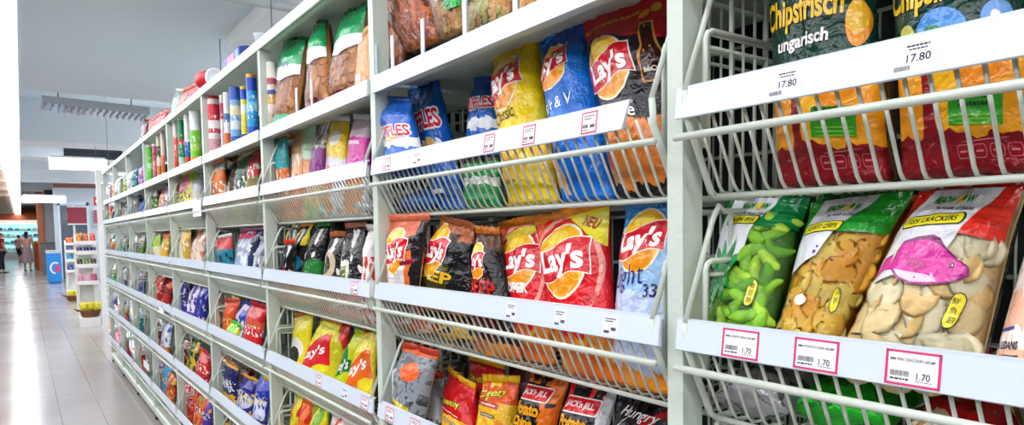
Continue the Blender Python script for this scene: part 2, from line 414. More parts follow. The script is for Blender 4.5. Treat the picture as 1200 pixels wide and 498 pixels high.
# ------------------------------------------------------------------ shelving run
M_UP = plain('shelf_enamel', '#c9d5ca', .38, 0, [(60, 2, 0)], .03, 6)
M_WIRE = plain('wire_enamel', '#ccd5c9', .35)
M_STRIP = plain('price_rail_plastic', '#d4e0ec', .3)
M_BACK = plain('back_panel_shade_dark', '#1d2023', .6, 0, None, .1, 5)  # near-black colour stands in for the shade behind the baskets
M_DARK = plain('rubber', '#1b1c1e', .6)
M_PAPER = plain('tag_paper', '#f3f1f4', .5); M_PINK = plain('tag_pink_border', '#d8336d', .5); M_INK = plain('tag_ink', '#2a2733', .6)
NB = len(BAYS); YE = Y0+BAYW*(NB-1)            # far end of the run
run = empty('shelving_run', (XF, YE, 0), 'long pale enamelled shelving run with uprights, carrying all the snack baskets', 'shelving')
def part(mb, name, mat, parent, origin=None):
    ob = mb.build(name, mat, None, None); o = Vector(origin if origin is not None else parent.location)
    ob.data.transform(Matrix.Translation(-o)); ob.parent = parent; return ob
for k in range(NB+1):
    y1 = Y0+BAYW*(k-1); y0 = y1-.028
    mb = MB(); mb.box(XF, XF+.042, y0, y1, rz(-1.31), rz(TOPZ-.034))
    mb.box(XF+.36, XF+.41, y0, y1, rz(-1.31), rz(TOPZ-.034))
    u = part(mb, 'upright', M_UP, run)
    f = MB(); f.lathe([(.008, .02), (.008, .045)], (XF+.02, y0+.014, 0), 10); f.lathe([(.019, 0), (.02, .006), (.014, .022), (.008, .026)], (XF+.02, y0+.014, 0), 12)
    part(f, 'levelling_foot', M_DARK, u, run.location).parent = u
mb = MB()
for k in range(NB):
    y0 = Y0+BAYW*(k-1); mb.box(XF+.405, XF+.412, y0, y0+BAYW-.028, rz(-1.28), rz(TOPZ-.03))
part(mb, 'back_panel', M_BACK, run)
mb = MB()
for k in range(NB):
    y0 = Y0+BAYW*(k-1); mb.prism([(XF-.004, rz(-1.31)), (XF+.40, rz(-1.31)), (XF+.40, rz(-1.265)), (XF+.012, rz(-1.262)), (XF-.004, rz(-1.268))], y0, y0+BAYW-.028)
part(mb, 'base_deck', M_UP, run)
def board(b, z, name, label, thick=.036):
    e = empty(name, (XF, bayc(b), rz(z)), label, 'shelf', 'white shelf boards along the run')
    y0, y1 = bayc(b)-.4845, bayc(b)+.4845; y1b, y0b = (y1+.0155, y0-.0155) if name == 'top_board' else (y1, y0)
    mb = MB(); mb.prism([(XF-.004, rz(z)-thick), (XF+.004, rz(z)-thick), (XF+.012, rz(z)-.008), (XF+.40, rz(z)-.008), (XF+.40, rz(z)), (XF-.004, rz(z))], y0b, y1b)
    mb.box(XF+.012, XF+.03, y0b, y1b, rz(z)-thick+.004, rz(z)-.008); part(mb, 'shelf_board', M_UP, e)
    if name != 'top_board':
        s = MB(); s.prism([(XF-.010, rz(z)-.040), (XF-.0045, rz(z)-.040), (XF-.0045, rz(z)+.002), (XF-.007, rz(z)+.002)], y0, y1); part(s, 'price_rail', M_STRIP, e)
    return e
for b in BAYS:
    nth = ORD[BAYS.index(b)]
    board(b, TOPZ, 'top_board', 'plain white board capping the %s bay of the run' % nth)
    d = board(b, STRIP[2], 'display_shelf', 'flat white shelf with price rail, highest level of the %s bay' % nth)
    if b in 'BC':
        for px in ((461, 497, 547, 607) if b == 'B' else (346, 364, 441)):
            m = MB(); yy = on_x(px, 50, XF+.005).y; z = rz(STRIP[2])
            m.box(XF+.004, XF+.007, yy, yy+.014, z, z+.085); m.box(XF+.004, XF+.05, yy+.004, yy+.010, z, z+.004); part(m, 'upright_stop', M_STRIP, d)
# --- one wire basket, built about the top edge of its price strip
def basket_parts():
    H = .47; P = {}
    wy = [(-H+.012)+i*(2*H-.024)/38 for i in range(39)]
    m = MB()
    for y in wy: m.tube([(-.008, y, -.03), (.044, y, -.132), (.052, y, -.140), (.065, y, -.142), (.09, y, -.142)], .0023, 6)
    m.tube([(.050, -H, -.146), (.050, H, -.146)], .0042, 8); P['front_grid'] = m
    m = MB()
    for y in wy[::2]: m.tube([(.09, y, -.142), (.385, y, -.142)], .0020, 5, cap=False)
    for x in (.15, .25, .35): m.tube([(x, -H, -.1455), (x, H, -.1455)], .0028, 6)
    P['floor_grid'] = m
    m = MB()
    for y in wy[::2]: m.tube([(.385, y, -.142), (.385, y, .155)], .0022, 5)
    for z in (.155, .05, -.05): m.tube([(.388, -H, z), (.388, H, z)], .0035, 6)
    P['back_grid'] = m
    for nm, y in (('side_panel', -H), ('side_panel#', H)):
        m = MB()
        m.tube([(-.014, y, -.004), (.043, y, .134), (.049, y, .144), (.058, y, .157), (.07, y, .150), (.385, y, .150)], .0042, 8)
        m.tube([(-.014, y, -.004), (-.010, y, -.04), (.040, y, -.138), (.052, y, -.146), (.385, y, -.146)], .0050, 8)
        for z in (.078, .060): m.tube([(.040, y, z), (.385, y, z)], .0030, 6)
        yi = y*.985
        m.tube([(.020, yi, -.08), (.020, yi, .068), (.024, yi, .076), (.033, yi, .080), (.385, yi, .080)], .0042, 8)
        for i in range(11): x = .085+i*.028; m.tube([(x, y, -.146), (x, y, .150)], .0022 if i % 3 else .0034, 6)
        P[nm] = m
    m = MB(); m.tube([(-.021, -H-.012, -.067), (-.021, H+.012, -.067)], .0052, 10); P['front_rail'] = m
    m = MB(); m.prism([(-.012, -.0415), (-.0165, -.0425), (-.0185, -.041), (-.0135, -.002), (-.0135, .001), (-.006, .0015), (-.006, -.003), (-.0115, -.003)], -H-.014, H+.014); P['price_strip'] = m
    return P
BP = {k: m.build(k.rstrip('#'), M_STRIP if k == 'price_strip' else M_WIRE) for k, m in basket_parts().items()}
for o in BP.values(): COL.objects.unlink(o)
BASK = {}
def tag_paper(e, y, w, h, price, lines, border=True, big=.30, blue=False):
    """a printed price ticket tucked in the strip; y = bay-local centre, u runs to the right as seen from the aisle"""
    m = MB(); ms = [M_PAPER if border else plain('tag_faint', '#e3e6f0', .4)]; zc = -.0215
    def S(u, v, off): # u,v fractions of ticket
        z = zc+(v-.5)*h; x = -.0135-.005*((-.002-z)/.039)-.0004-off; return (x, y-(u-.5)*w, z)
    def rect(u0, u1, v0, v1, mat, off):
        if mat not in ms: ms.append(mat)
        m.add([S(u0, v0, off), S(u1, v0, off), S(u1, v1, off), S(u0, v1, off)], [(0, 1, 2, 3)], ms.index(mat))
    rect(0, 1, 0, 1, ms[0], 0)
    if border:
        a, c = .035*h/w*2.2, .07
        for q in ((0, 1, 0, c), (0, 1, 1-c, 1), (0, a, 0, 1), (1-a, 1, 0, 1)): rect(*q, M_PINK, .0002)
    def txt(body, u, v, wd, ht):
        vs, fs, w0, h0 = text2d(body, 0, .01)
        if not vs: return
        if M_INK not in ms: ms.append(M_INK)
        m.add([S(u+x/w0*wd, v+yy/h0*ht, .0003) for x, yy in vs], fs, ms.index(M_INK))
    for body, u, v, wd, ht in lines:
        if body: txt(body, u, v, wd, ht); continue
        rr = random.Random(int(u*99+v*77+y*5000)); q = u-wd/2      # ink too small to read: broken strokes
        while q < u+wd/2: k = rr.uniform(.03, .09); rect(q, min(q+k, u+wd/2), v-ht/2, v+ht/2, M_INK, .0003); q += k+.015
    if price: txt(price, .70, .30, .24, .20)
    rnd = random.Random(len(lines)+int(y*1000))
    u = .10
    while u < .44:
        s = rnd.choice((.006, .010, .014)); rect(u, u+s, *((.26, .42) if border else (.10, .24)), M_INK, .0003); u += s+rnd.choice((.007, .012))
    ob = m.build('price_ticket', ms, None); ob.parent = next(c for c in e.children if c.name.startswith('price_strip')); return ob
for b in BAYS:
    for t in (3, 4, 5, 6, 7):
        nth = ORD[BAYS.index(b)]
        e = empty('wire_basket', (XF, bayc(b), rz(STRIP[t])), 'white wire basket with price strip, %s of the %s bay' % (TIER[t].replace('shelf', 'level'), nth), 'basket', 'wire baskets along the shelving run')
        for o in BP.values():
            c = o.copy(); COL.objects.link(c); c.parent = e
        BASK[b, t] = e
q = next(c for c in BASK['B', 3].children if c.name.startswith('price_strip'))     # this strip is cut short before the near post
q.data = q.data.copy()
for v in q.data.vertices:
    if v.co.y < 0: v.co.y = -.425 - .012*(v.co.z < -.02)*-1
def Yat(px, t, dx=-.012): return on_x(px, 249, XF+dx)  # only its y is used
def ticket(b, t, px, w=.062, h=.034, price='', lines=(), border=True):
    y = on_x(px, {3: 120, 4: 380, 5: 480}[t], XF-.015).y - bayc(b)
    return tag_paper(BASK[b, t], y, w, h, price, lines, border)
g = lambda s: [(s, .5, .74, .82, .09), ('', .27, .18, .34, .05), ('', .72, .16, .3, .02)]
ticket('A', 4, 868, .054, .036, '1.70', g('MM GREEN PEAS 60GM*'))
ticket('A', 4, 957, .054, .036, '1.70', g('MM POTATO CHIPS 60GM*'))
ticket('A', 4, 1071, .054, .036, '1.70', g('MM FISH CRACKERS 60GM*'))
ticket('A', 3, 1070, .044, .034, '', [('17.80', .62, .44, .52, .24), ('', .6, .80, .5, .05), ('', .6, .70, .4, .04)], False)
ticket('A', 3, 919, .044, .034, '', [('17.80', .62, .44, .52, .24), ('', .6, .80, .5, .05), ('', .6, .70, .4, .04)], False)
UNR = [('', .5, .80, .7, .05), ('', .42, .68, .5, .05), ('', .72, .32, .30, .16), ('', .27, .17, .34, .05)]
for px in (573, 620, 691): ticket('B', 3, px, .036, .034, '', UNR)
for px in (452, 488): ticket('B', 3, px, .040, .030, '', UNR, px < 480)
for px in (600, 657, 716): ticket('B', 4, px, .034, .032, '', UNR, False)
for px in (457, 486): ticket('B', 5, px, .05, .034, '', UNR)
for px in (375, 405, 428): ticket('C', 5, px, .05, .034, '', UNR, px != 405)
ticket('C', 4, 417, .05, .034, '', UNR)
# ------------------------------------------------------------------ goods: nearest bay
def corners(pl, BL, BR, TR, TL, zb=None):
    """sight lines to the bag's visible corners met with the leaning plane it stands in; the bottom edge runs on down to height zb"""
    q = [pl.px(*BL), pl.px(*BR), pl.px(*TR), pl.px(*TL)]
    if zb is not None:
        for a, c in ((0, 3), (1, 2)):
            d = q[a]-q[c]; q[a] = q[c]+d*((rz(zb)-q[c].z)/d.z)
    return q
def shelf_plane(t, x=.052, lean=16, lift=.004): return Plane((XF+x, 0, rz(FLO[t]+lift)), lean)
def lying(b, t, y, x, w, d, lift=0, yaw=0, tilt=10):
    """a bag lying on the basket floor: y from bay centre, x depth from the strip, w along the shelf, d from front to back"""
    c = Vector((XF+x, bayc(b)+y, rz(FLO[t])+.018+lift)); a = math.radians(yaw); k = math.radians(tilt)
    U = Vector((-math.sin(a), -math.cos(a), 0)); V = Vector((math.cos(a)*math.cos(k), -math.sin(a)*math.cos(k), math.sin(k)))
    return [c-U*w/2, c+U*w/2, c+U*w/2+V*d, c-U*w/2+V*d]
def pieces(kind, n, v0, v1, mats, u0=.06, u1=.94, size=.02, seed=1):
    def f(mb, F):
        rnd = random.Random(seed); pts = []; tries = 0
        while len(pts) < n and tries < n*60:
            tries += 1; u, v = rnd.uniform(u0, u1), rnd.uniform(v0, v1)
            if kind == 'pod' and (v > .50 and u < .58 or v > .36 and u < .42 and v > .25): continue
            if all(((u-a)*F.W)**2+((v-c)*F.H)**2 > (size*.72)**2 for a, c in pts): pts.append((u, v))
        for k, (u, v) in enumerate(pts):
            p = F.front(u, v, .003 if kind == 'pod' else .001); du = (F.front(min(u+.03, 1), v)-F.front(max(u-.03, 0), v)).normalized(); dv = (F.front(u, min(v+.03, 1))-F.front(u, max(0, v-.03))).normalized()
            nn = du.cross(dv).normalized(); dv = nn.cross(du); a = rnd.uniform(0, PI); X = du*math.cos(a)+dv*math.sin(a); Y = nn.cross(X)
            tl = rnd.uniform(-.35, .35); X = (X+nn*tl*.5).normalized(); Z = X.cross(Y).normalized()
            s = size*rnd.uniform(.82, 1.15); mi = rnd.randrange(len(mats)); o = len(mb.v)
            if kind == 'pod':
                L, r = s*1.0, s*.40; bend = rnd.uniform(-.5, .5); rings = 9; ns = 10; vs = []
                for i in range(rings+1):
                    t = -1+2*i/rings; rr = r*max(.05, (1-abs(t)**3.2))**.5*(1+.12*math.sin(t*7+k)); c = p+X*L*t+Y*(bend*L*(t*t-.4))
                    for j in range(ns): q = 2*PI*j/ns; vs.append(c+(Y*math.cos(q)*1.0+Z*math.sin(q)*.72)*rr*(1+.10*noise.noise(Vector((i*.9, j*.8, k*3.3)))))
                fs = [(i*ns+j, i*ns+(j+1) % ns, (i+1)*ns+(j+1) % ns, (i+1)*ns+j) for i in range(rings) for j in range(ns)]
                mb.add(vs, fs, mi, True)
            else:
                nr, ns = 4, 14; vs = [p+Z*s*.10]; cup = rnd.uniform(-.22, .10); el = rnd.uniform(.75, 1.0)
                for i in range(1, nr+1):
                    r = s*i/nr
                    for j in range(ns):
                        q = 2*PI*j/ns; w = 1+.10*noise.noise(Vector((math.cos(q)*1.5+k, math.sin(q)*1.5, k*2.0)))
                        h = s*(.10*(1-(i/nr)**2)) + cup*s*(math.cos(q)*i/nr)**2*.6 + (s*.05*math.sin(math.cos(q)*i/nr*16) if kind == 'ridge' else s*.05*noise.noise(Vector((math.cos(q)*i, math.sin(q)*i, k))))
                        vs.append(p+(X*math.cos(q)+Y*math.sin(q)*el)*r*w+Z*h)
                m = len(vs)
                for i in range(nr):                     # underside, a little below
                    pass
                vs.append(p-Z*s*.10)
                fs = [(0, 1+j, 1+(j+1) % ns) for j in range(ns)]
                fs += [(1+i*ns+j, 1+(i+1)*ns+j, 1+(i+1)*ns+(j+1) % ns, 1+i*ns+(j+1) % ns) for i in range(nr-1) for j in range(ns)]
                fs += [(m, 1+(nr-1)*ns+(j+1) % ns, 1+(nr-1)*ns+j) for j in range(ns)]
                mb.add(vs, fs, mi, True)
        return mats
    return f
def food(name, col, var=.25): return plain('food_'+name, col, .6, 0, [(120, 4, .3)], var, 30)
# --- top: two paprika crisp bags
GA = 'bags in the nearest bay'
def chipsfrisch(sub):
    lay = [('chips', -.1, 1.1, .10, .42, '#f3b41e', '#e8891a', 3.2), ('band', -.1, .13, '#860f1c', .22), ('rect', .27, .37, .05, .5, '#860f1c', .10), ('band', .39, 1.1, '#0b3a2e', .02)]
    return bagmat('paprika_film', '#860f1c', lay, .2)
def chips_prints(second):
    D = [RR(.66, .205, .36, .105, '#2f9a25', 1, -3, .08), T('Nur echter', .66, .25, .28, '#10301a', .020, -3, 0, .01, 2.5), T('Zutaten', .66, .225, .22, '#10301a', .020, -3, 0, .01, 2.5)]
    D += [E_(.66, .185+i*.014, .16, .003, '#7cc23a', -3, 1.6) for i in (-2, -1, 0)]
    D += [RR(.55+i*.11, .07, .09, .045, '#c9727a', 1, 0, .4) for i in range(4)] + [RR(.55+i*.11, .07, .082, .040, '#860f1c', 1.3, 0, .4) for i in range(4)]
    D += [RR(.55+i*.11, .07, .05, .006, '#c9727a', 2, 0, .1) for i in range(4)] + [E_(.70, .105, .16, .002, '#c9727a', 4, 1)]
    D += [T('Chipsfrisch', .42, .60, .80, '#f7c81c', .125, 5, .3, .03, 3)]
    if second: D += [E_(.46, .475, .20, .075, '#4a8fd6', 12, 1.5), E_(.40, .45, .10, .045, '#1f7a35', 20, 2), E_(.84, .51, .09, .05, '#5d94d8', -20, 1.5), E_(.18, .47, .07, .04, '#b7b84a', 0, 1.5), E_(.84, .505, .03, .02, '#efe3e0', 0, 2)]
    else: D += [T('ungarisch', .42, .495, .52, '#f5f2ee', .062, 6, .25, .03, 3), E_(.90, .545, .085, .085, '#f0971a', -4, 2), E_(.90, .565, .075, .06, '#f6c02a', -4, 2.4)]
    D += [RR(.42, .715, .2, .04, '#c41424', 1.5, 4, .1), RR(.42, .715, .18, .028, '#e9c3c8', 2, 4, .1)]
    return D
pl = shelf_plane(3, .085, 4)
bag('dark green and burgundy crisp bag with a white word under its yellow title', corners(pl, (912, 216), (1045, 207), (1020, -120), (898, -95), FLO[3]+.004), .032, chipsfrisch(0), chips_prints(0), group=GA, res=(30, 40), crease=.9, waist=.03)
bag('dark green and burgundy crisp bag at the right picture edge, blue shapes under title', corners(pl, (1056, 206), (1222, 195), (1198, -150), (1040, -120), FLO[3]+.004), .032, chipsfrisch(1), chips_prints(1), group=GA, res=(30, 40), crease=.9, waist=.03)
bag('narrow brown snack bag wedged between the two paprika crisp bags', corners(Plane((XF+.15, 0, rz(FLO[3]+.004)), 4), (1030, 205), (1052, 203), (1048, 60), (1026, 60), FLO[3]+.004), .014, bagmat('brown_film', '#5a3a1c', [('chips', .1, .9, .2, .8, '#7a5a20', '#3a2412', 5)]), group=GA)
# --- third level: three clear snack bags and a fourth cut by the frame
G_CR = [food('pea_light', '#b0dc3c'), food('pea', '#86c52c'), food('pea_deep', '#62a828')]
G_CH = [food('chip_orange', '#ffc03a'), food('chip_gold', '#ffd868'), food('chip_deep', '#ffb02c')]
G_FI = [food('puff', '#ffdca0'), food('puff_pale', '#ffeac2'), food('puff_gold', '#fbcd86')]
pl4 = shelf_plane(4, .075, 18, .075)
def house(W, H, title, band, oval):
    q = W/H
    D = [P_([(.12, 1.0), (.62, 1.0), (.40, .50), (-.02, .50)] if False else [(.14, .995), (.72, .995), (.42, .55), (.02, .55)], '#e9ecf2', .6)]
    return D
LT = dict(green='#0c8a2c')
def mm_title(u, v, w, rot=0):
    return [T('MIAOW', u-.10*w/.5, v, w*.55, '#17882f', .05, rot, .1, .05, 2.6), E_(u+.22*w, v, w*.13, .032, '#f3d21c', rot, 2.5), T('MIAOW', u+.52*w, v, w*.45, '#17882f', .05, rot, .1, .05, 2.6) if False else E_(u+.30*w, v+.005, w*.05, .02, '#17882f', rot, 2.6),
            T('W', u+.47*w, v, w*.2, '#17882f', .05, rot, .1, .05, 2.6), T('The House of Snacks', u+.08, v-.062, w*1.02, '#20264a', .026, rot-1, 0, .02, 2.6)]
def oval(u, v, w, body, rot=0): return [RR(u, v, w+.03, .072, '#26301c', 2.2, rot, .5), RR(u, v, w, .060, '#f1e62c', 2.6, rot, .5), T(body, u, v, w*.84, '#2a2a20', .032, rot, 0, .02, 3.2)]
def PT(part_name, L):
    for d in L: d['pt'] = part_name
    return L
def cjk(u, v, rot, chars, w=.075, h=.15):
    return PT('badge', [RR(u, v, w+.014, h+.012, '#26301c', 2.2, rot, .5), RR(u, v, w, h, '#eee02a', 2.6, rot, .5)] + [T(c, u+(1-i)*math.sin(math.radians(-rot))*.045*0, v+(1-i)*.045, .05, '#23261c', .034, rot, 0, .0, 3.2) for i, c in enumerate(chars)])
def leaf(u, v, L, w, rot, col, W=1, H=1): return P_([(0, 0), (w*.6, L*.25), (w, L*.5), (w*.6, L*.8), (0, L), (-w*.6, L*.8), (-w, L*.5), (-w*.6, L*.25)], col, 2.4, u, v, rot)
def p_green(W, H):
    D = [P_([(.0, .995), (.14, .995), (.06, .66), (.0, .62)], '#0d6a34', .7), P_([(.14, .995), (.68, .995), (.54, .56), (.02, .50), (.06, .66)], '#eef1f6', .7), P_([(.68, .995), (.995, .995), (.995, .78), (.61, .77)], '#0c8a42', .75)] + [RR(.82, .82+.04*i, .24, .006, '#2fb070', 1, 6-4*i, .2) for i in range(4)] + [E_(.72, .86, .05, .03, '#38c080', 30, 1)]
    D += mm_title(.43, .93, .30) + oval(.41, .815, .42, 'GREEN PEA', 0)
    for r, L, c in ((-38, .19, '#19a046'), (-18, .23, '#0f8a39'), (4, .22, '#1fae50'), (22, .2, '#128f3d'), (40, .16, '#1ba54a')): D.append(leaf(.30, .43, L*1.15, .055, r, c))
    for r, L, c in ((150, .17, '#14903c'), (170, .2, '#1fae50'), (195, .19, '#0f8a39'), (215, .13, '#19a046')): D.append(leaf(.31, .50, L*1.2, .05, r, c))
    D += cjk(.76, .36, -4, '青豆酥', .085, .16)
    D += PT('small_print', [RR(.14, .165-.03*i, .2-.03*i, .014, '#54383a', 2, 0, .1) for i in range(3)])
    return D
def p_chips(W, H):
    D = [P_([(.0, .995), (.16, .995), (.09, .72), (.0, .72)], '#25a32c', .7), P_([(.16, .995), (.70, .995), (.46, .60), (.03, .50), (.0, .72), (.09, .72)], '#e8ebf2', .7), P_([(.70, .995), (.995, .995), (.995, .74), (.545, .74)], '#1f9e2a', .75)]
    D += [E_(.80, .80+.05*i, .18, .002, '#0f6a1e', 0, 1) for i in range(4)]
    D += mm_title(.40, .925, .34) + oval(.36, .775, .46, 'POTATO CHIPS', 0)
    D += cjk(.83, .36, 8, '洋芋', .075, .13) + PT('sticker', [RR(.66, .09, .13, .06, '#f0e22a', 2, 0, .2), RR(.66, .095, .09, .012, '#3a3a20', 2.5, 0, .1)]) + PT('oval_print', [E_(.42, .345, .09, .030, '#e9eede', -14, 2)])
    D += PT('small_print', [RR(.13, .17, .22, .018, '#2a2638', 2, 0, .2), T('EROPOK UBI', .13, .125, .24, '#2a2638', .03, 0, 0, .03, 2), RR(.14, .08, .26, .014, '#2a2638', 2, 0, .2)])
    D += [E_(.42, .62, .022, .012, '#5a4a9c', 55, 2), E_(.44, .65, .014, .01, '#5a4a9c', 55, 2)]
    return D
def p_fish(W, H):
    D = [P_([(.0, .995), (.19, .995), (.06, .75), (.0, .74)], '#e02a20', .7), P_([(.19, .995), (.86, .995), (.60, .55), (.0, .46), (.0, .74), (.06, .75)], '#eaecf2', .7), P_([(.86, .995), (.995, .995), (.995, .70), (.70, .72)], '#e8301f', .75)]
    D += [E_(.88, .78+.05*i, .10, .002, '#7a1210', 0, 1) for i in range(4)]
    D += mm_title(.46, .925, .36) + oval(.42, .79, .56, 'FISH CRACKERS', 3)
    # magenta fish
    top = [(-.36, .03), (-.27, .06), (-.22, .115), (-.12, .135), (0, .145), (.08, .14), (.16, .10), (.28, .055), (.365, .03)]
    bot = [(.38, -.005), (.34, -.03), (.26, -.055), (.14, -.075), (0, -.08), (-.12, -.06), (-.22, -.02), (-.30, -.02), (-.40, -.07), (-.38, -.02)]
    D += [P_([(x*1.05, y*1.10) for x, y in top+bot], '#8a2a74', 2.0, .47, .545, -4), P_(top+bot, '#e23aa6', 2.4, .47, .545, -4)]
    D += [P_([(-.2, -.02), (-.05, -.03), (.12, -.035), (.18, -.06), (.1, -.072), (0, -.076), (-.12, -.056)], '#f3d3e6', 2.8, .47, .545, -4), P_([(.02, .04), (.10, .0), (.02, -.03), (-.10, .01), (-.14, .045)], '#c22588', 2.9, .47, .545, -4),
          P_([(-.2, .115), (-.1, .15), (.02, .165), (.10, .15), (.14, .115), (0, .14), (-.1, .13)], '#8a2a74', 2.8, .47, .545, -4), P_([(.14, -.02), (.2, -.06), (.13, -.07)], '#f0cbe2', 2.8, .47, .545, -4),
          E_(.735, .56, .016, .013, '#2a1a30', 0, 3), E_(.738, .563, .006, .005, '#ffffff', 0, 3.4), E_(.80, .515, .05, .004, '#8a2a74', 12, 3)]
    D += cjk(.83, .35, -8, '鮮魚餅', .085, .17)
    D += PT('small_print', [RR(.16, .19, .12, .012, '#24264a', 2, -4, .2), T('EROPOK PERISA IKAN', .24, .135, .36, '#24365e', .032, -4, .15, .03, 2), RR(.27, .09, .40, .014, '#24243a', 2, -4, .2)])
    D += PT('red_foot_print', [P_([(0, .0), (.30, .0), (.66, .0), (.40, .07), (.10, .06)], '#df2a22', 1.5, .06, .008)])
    return D
bag('clear snack bag of knobbly green pea crackers, white panel with pea pods', corners(pl4, (830, 374), (917, 386), (956, 234), (857, 235), FLO[4]+.085), .036, food('pea_fill', '#3f7d22'), p_green, group=GA, res=(40, 48), snacks=pieces('pod', 46, .04, .82, G_CR, .05, .90, .0215, 3), seal=pm('#0b5f30'), crease=.8)
bag('clear snack bag of orange potato chips with bright green top, beside the green crackers', corners(pl4, (918, 386), (999, 393), (1078, 226), (956, 240), FLO[4]+.085), .036, food('chip_fill', '#ee9c22'), p_chips, group=GA, res=(40, 48), snacks=pieces('ridge', 60, .03, .74, G_CH, .07, .90, .0215, 5), seal=pm('#1f8a2a'), crease=.8)
bag('clear snack bag of pale fish crackers with a magenta fish picture', corners(pl4, (997, 391), (1162, 411), (1204, 222), (1082, 228), FLO[4]+.085), .040, food('puff_fill', '#f6cd90'), p_fish, group=GA, res=(44, 52), snacks=pieces('chip', 60, .03, .72, G_FI, .07, .90, .025, 7), seal=pm('#c7261e'), crease=.8)
bag('white and peach shrimp snack bag cut by the right picture edge', corners(pl4, (1166, 411), (1300, 424), (1345, 238), (1216, 234), FLO[4]+.085), .036, bagmat('shrimp_film', '#efe3dc', [('band', -.1, .22, '#e9b692', .05), ('chips', .05, .3, .3, .5, '#e9813c', '#f2d9c6', 4), ('band', .8, 1.1, '#d8d4e0', .1)]),
    [T('A UDANG', .16, .24, .26, '#2a2030', .04, 0, 0, .04, 2), RR(.18, .185, .3, .016, '#2a2030', 2, 0, .2), RR(.13, .32, .16, .014, '#3a4a9a', 2, 12, .3)], group=GA, res=(30, 36), crease=.9)
# --- bags lying in the bottom of that basket, seen through its front wires
def yb(px, py, x, b='A'): return on_x(px, py, XF+x).y-bayc(b)
for lab, px0, px1, py, x, lift, mat, kw in (
    ('silver grey snack bag with pink marks lying behind the basket wires, lower left', 835, 925, 470, .075, .0, bagmat('grey_pink_film', '#b9b6bd', [('band', .55, 1.1, '#0d6a44', .25), ('ell', .3, .5, .12, .10, '#c46a9a', .3), ('ell', .6, .3, .2, .1, '#8f8d98', .3), ('speck', -.1, 1.1, '#5d6a66', 6, .6)], .18, .25), {}),
    ('bright green snack bag lying behind the basket wires', 930, 1045, 480, .078, .008, bagmat('bright_green_film', '#1fb82a', [('ell', .5, .2, .5, .3, '#28c832', .2), ('speck', -.1, 1.1, '#158a22', 4, .6)], .2), {}),
    ('red and cream snack bag lying behind the basket wires right of the green one', 1050, 1170, 495, .080, .0, bagmat('red_cream_film', '#d9c9a8', [('band', .1, .5, '#cf1c20', .15), ('speck', -.1, 1.1, '#a8763a', 5, .62)], .2), {}),
    ('dark blue snack bag lying behind the basket wires at the right picture edge', 1172, 1290, 500, .080, .004, bagmat('navy_grey_film', '#17224a', [('ell', .4, .5, .3, .2, '#a7a4ac', .5)], .2), {})):
    ya, yz = yb(px0, py, x), yb(px1, py, x); bag(lab, lying('A', 4, (ya+yz)/2, x, abs(ya-yz), .16, lift, 0, 14), .036, mat, group=GA, res=(24, 24), base=.6, crease=1.6, **kw)
for lab, px0, px1, py, x, lift, mat in (
    ('dark green foil bag tucked under the pea cracker bag', 830, 915, 440, .20, .045, bagmat('green_foil', '#0d5a3c', [('speck', -.1, 1.1, '#d8dadc', 5, .6)], .14, .4)),
    ('vivid green bag edge showing just under the price tickets', 890, 960, 440, .21, .045, bagmat('bright_green_film', '#1fb82a', [])),
    ('plain grey bag showing just under the middle price ticket', 960, 1020, 440, .21, .042, bagmat('grey_film', '#a9a8ae', [('speck', -.1, 1.1, '#8d8c94', 4, .55)])),
    ('red bag showing under the fish cracker price ticket', 1025, 1105, 455, .20, .045, bagmat('plain_red_film', '#cf1c20', [('ell', .75, .3, .2, .2, '#b9b6bd', .2)])),
    ('pale grey bag with small printing, showing under the strip at far right', 1110, 1190, 465, .20, .045, bagmat('grey_film2', '#bcbac4', [('ell', .3, .4, .15, .1, '#7d6f80', .2)]))):
    ya, yz = yb(px0, py, x), yb(px1, py, x); bag(lab, lying('A', 4, (ya+yz)/2, x, abs(ya-yz), .15, lift, 0, 6), .030, mat, group=GA, res=(20, 20), base=.6, crease=1.6)
# ------------------------------------------------------------------ goods: second bay
GB = 'bags in the second bay'
def std(t, x=.085, lean=14): return shelf_plane(t, x, lean)
def bayleft(b): return Y0+BAYW*BAYS.index(b)-.03-.012          # inner face of the basket's far side
def fitx(b, px, want):         # how deep a bag can stand so that its far edge stays inside its basket
    ymax = bayleft(b); return max(.016, min(want, XF*ymax/on_x(px, 249, XF).y-XF-.003))
R1, R2 = (36, 46), (20, 26)
top2 = shelf_plane(2, .055, 10, 0)
def window_print(col, body=None, tcol='#ffffff'):
    D = [P_([(0, .995), (.999, .995), (.999, .62), (.55, .55), (0, .74)], col, 1)]
    if body: D += [T(body, .5, .84, .6, tcol, .09, 6, 0, .03, 2.5)]
    return D
stick = bagmat('stick_print', '#9a4a1c', [('chips', -.1, 1.1, -.1, .95, '#d9732a', '#8a3a12', 9), ('speck', -.1, 1, '#5a2610', 9, .6)], .2)
nuts = bagmat('nut_print', '#b8783c', [('chips', -.1, 1.1, -.1, 1.1, '#d9a45c', '#a0622c', 8), ('band', .8, 1.1, '#d9dde4', .1)], .2)
def sticks(mb, F):
    rnd = random.Random(4); ms = [food('stick', '#d8702a'), food('stick_dark', '#a9501c')]
    for k in range(80):
        u, v, a = rnd.uniform(.1, .9), rnd.uniform(.03, .68), rnd.uniform(.9, 2.4); L = .13; c = []
        for i in range(4): q = i/3-.5; uu, vv = u+math.cos(a)*L*q+.02*math.sin(i*2+k), v+math.sin(a)*L*q; c.append(F.front(min(.97, max(.03, uu)), min(.9, max(.01, vv)), .001+.003*rnd.random()))
        mb.tube(c, .0032, 6, k % 2)
    return ms
bag('clear bag of orange snack sticks with red top, leaning on the highest shelf', corners(top2, (478, 62), (521, 44), (494, -62), (426, -34)), .026, stick, window_print('#c9152a'), group=GB, res=R2, snacks=sticks, seal=pm('#c9152a'))
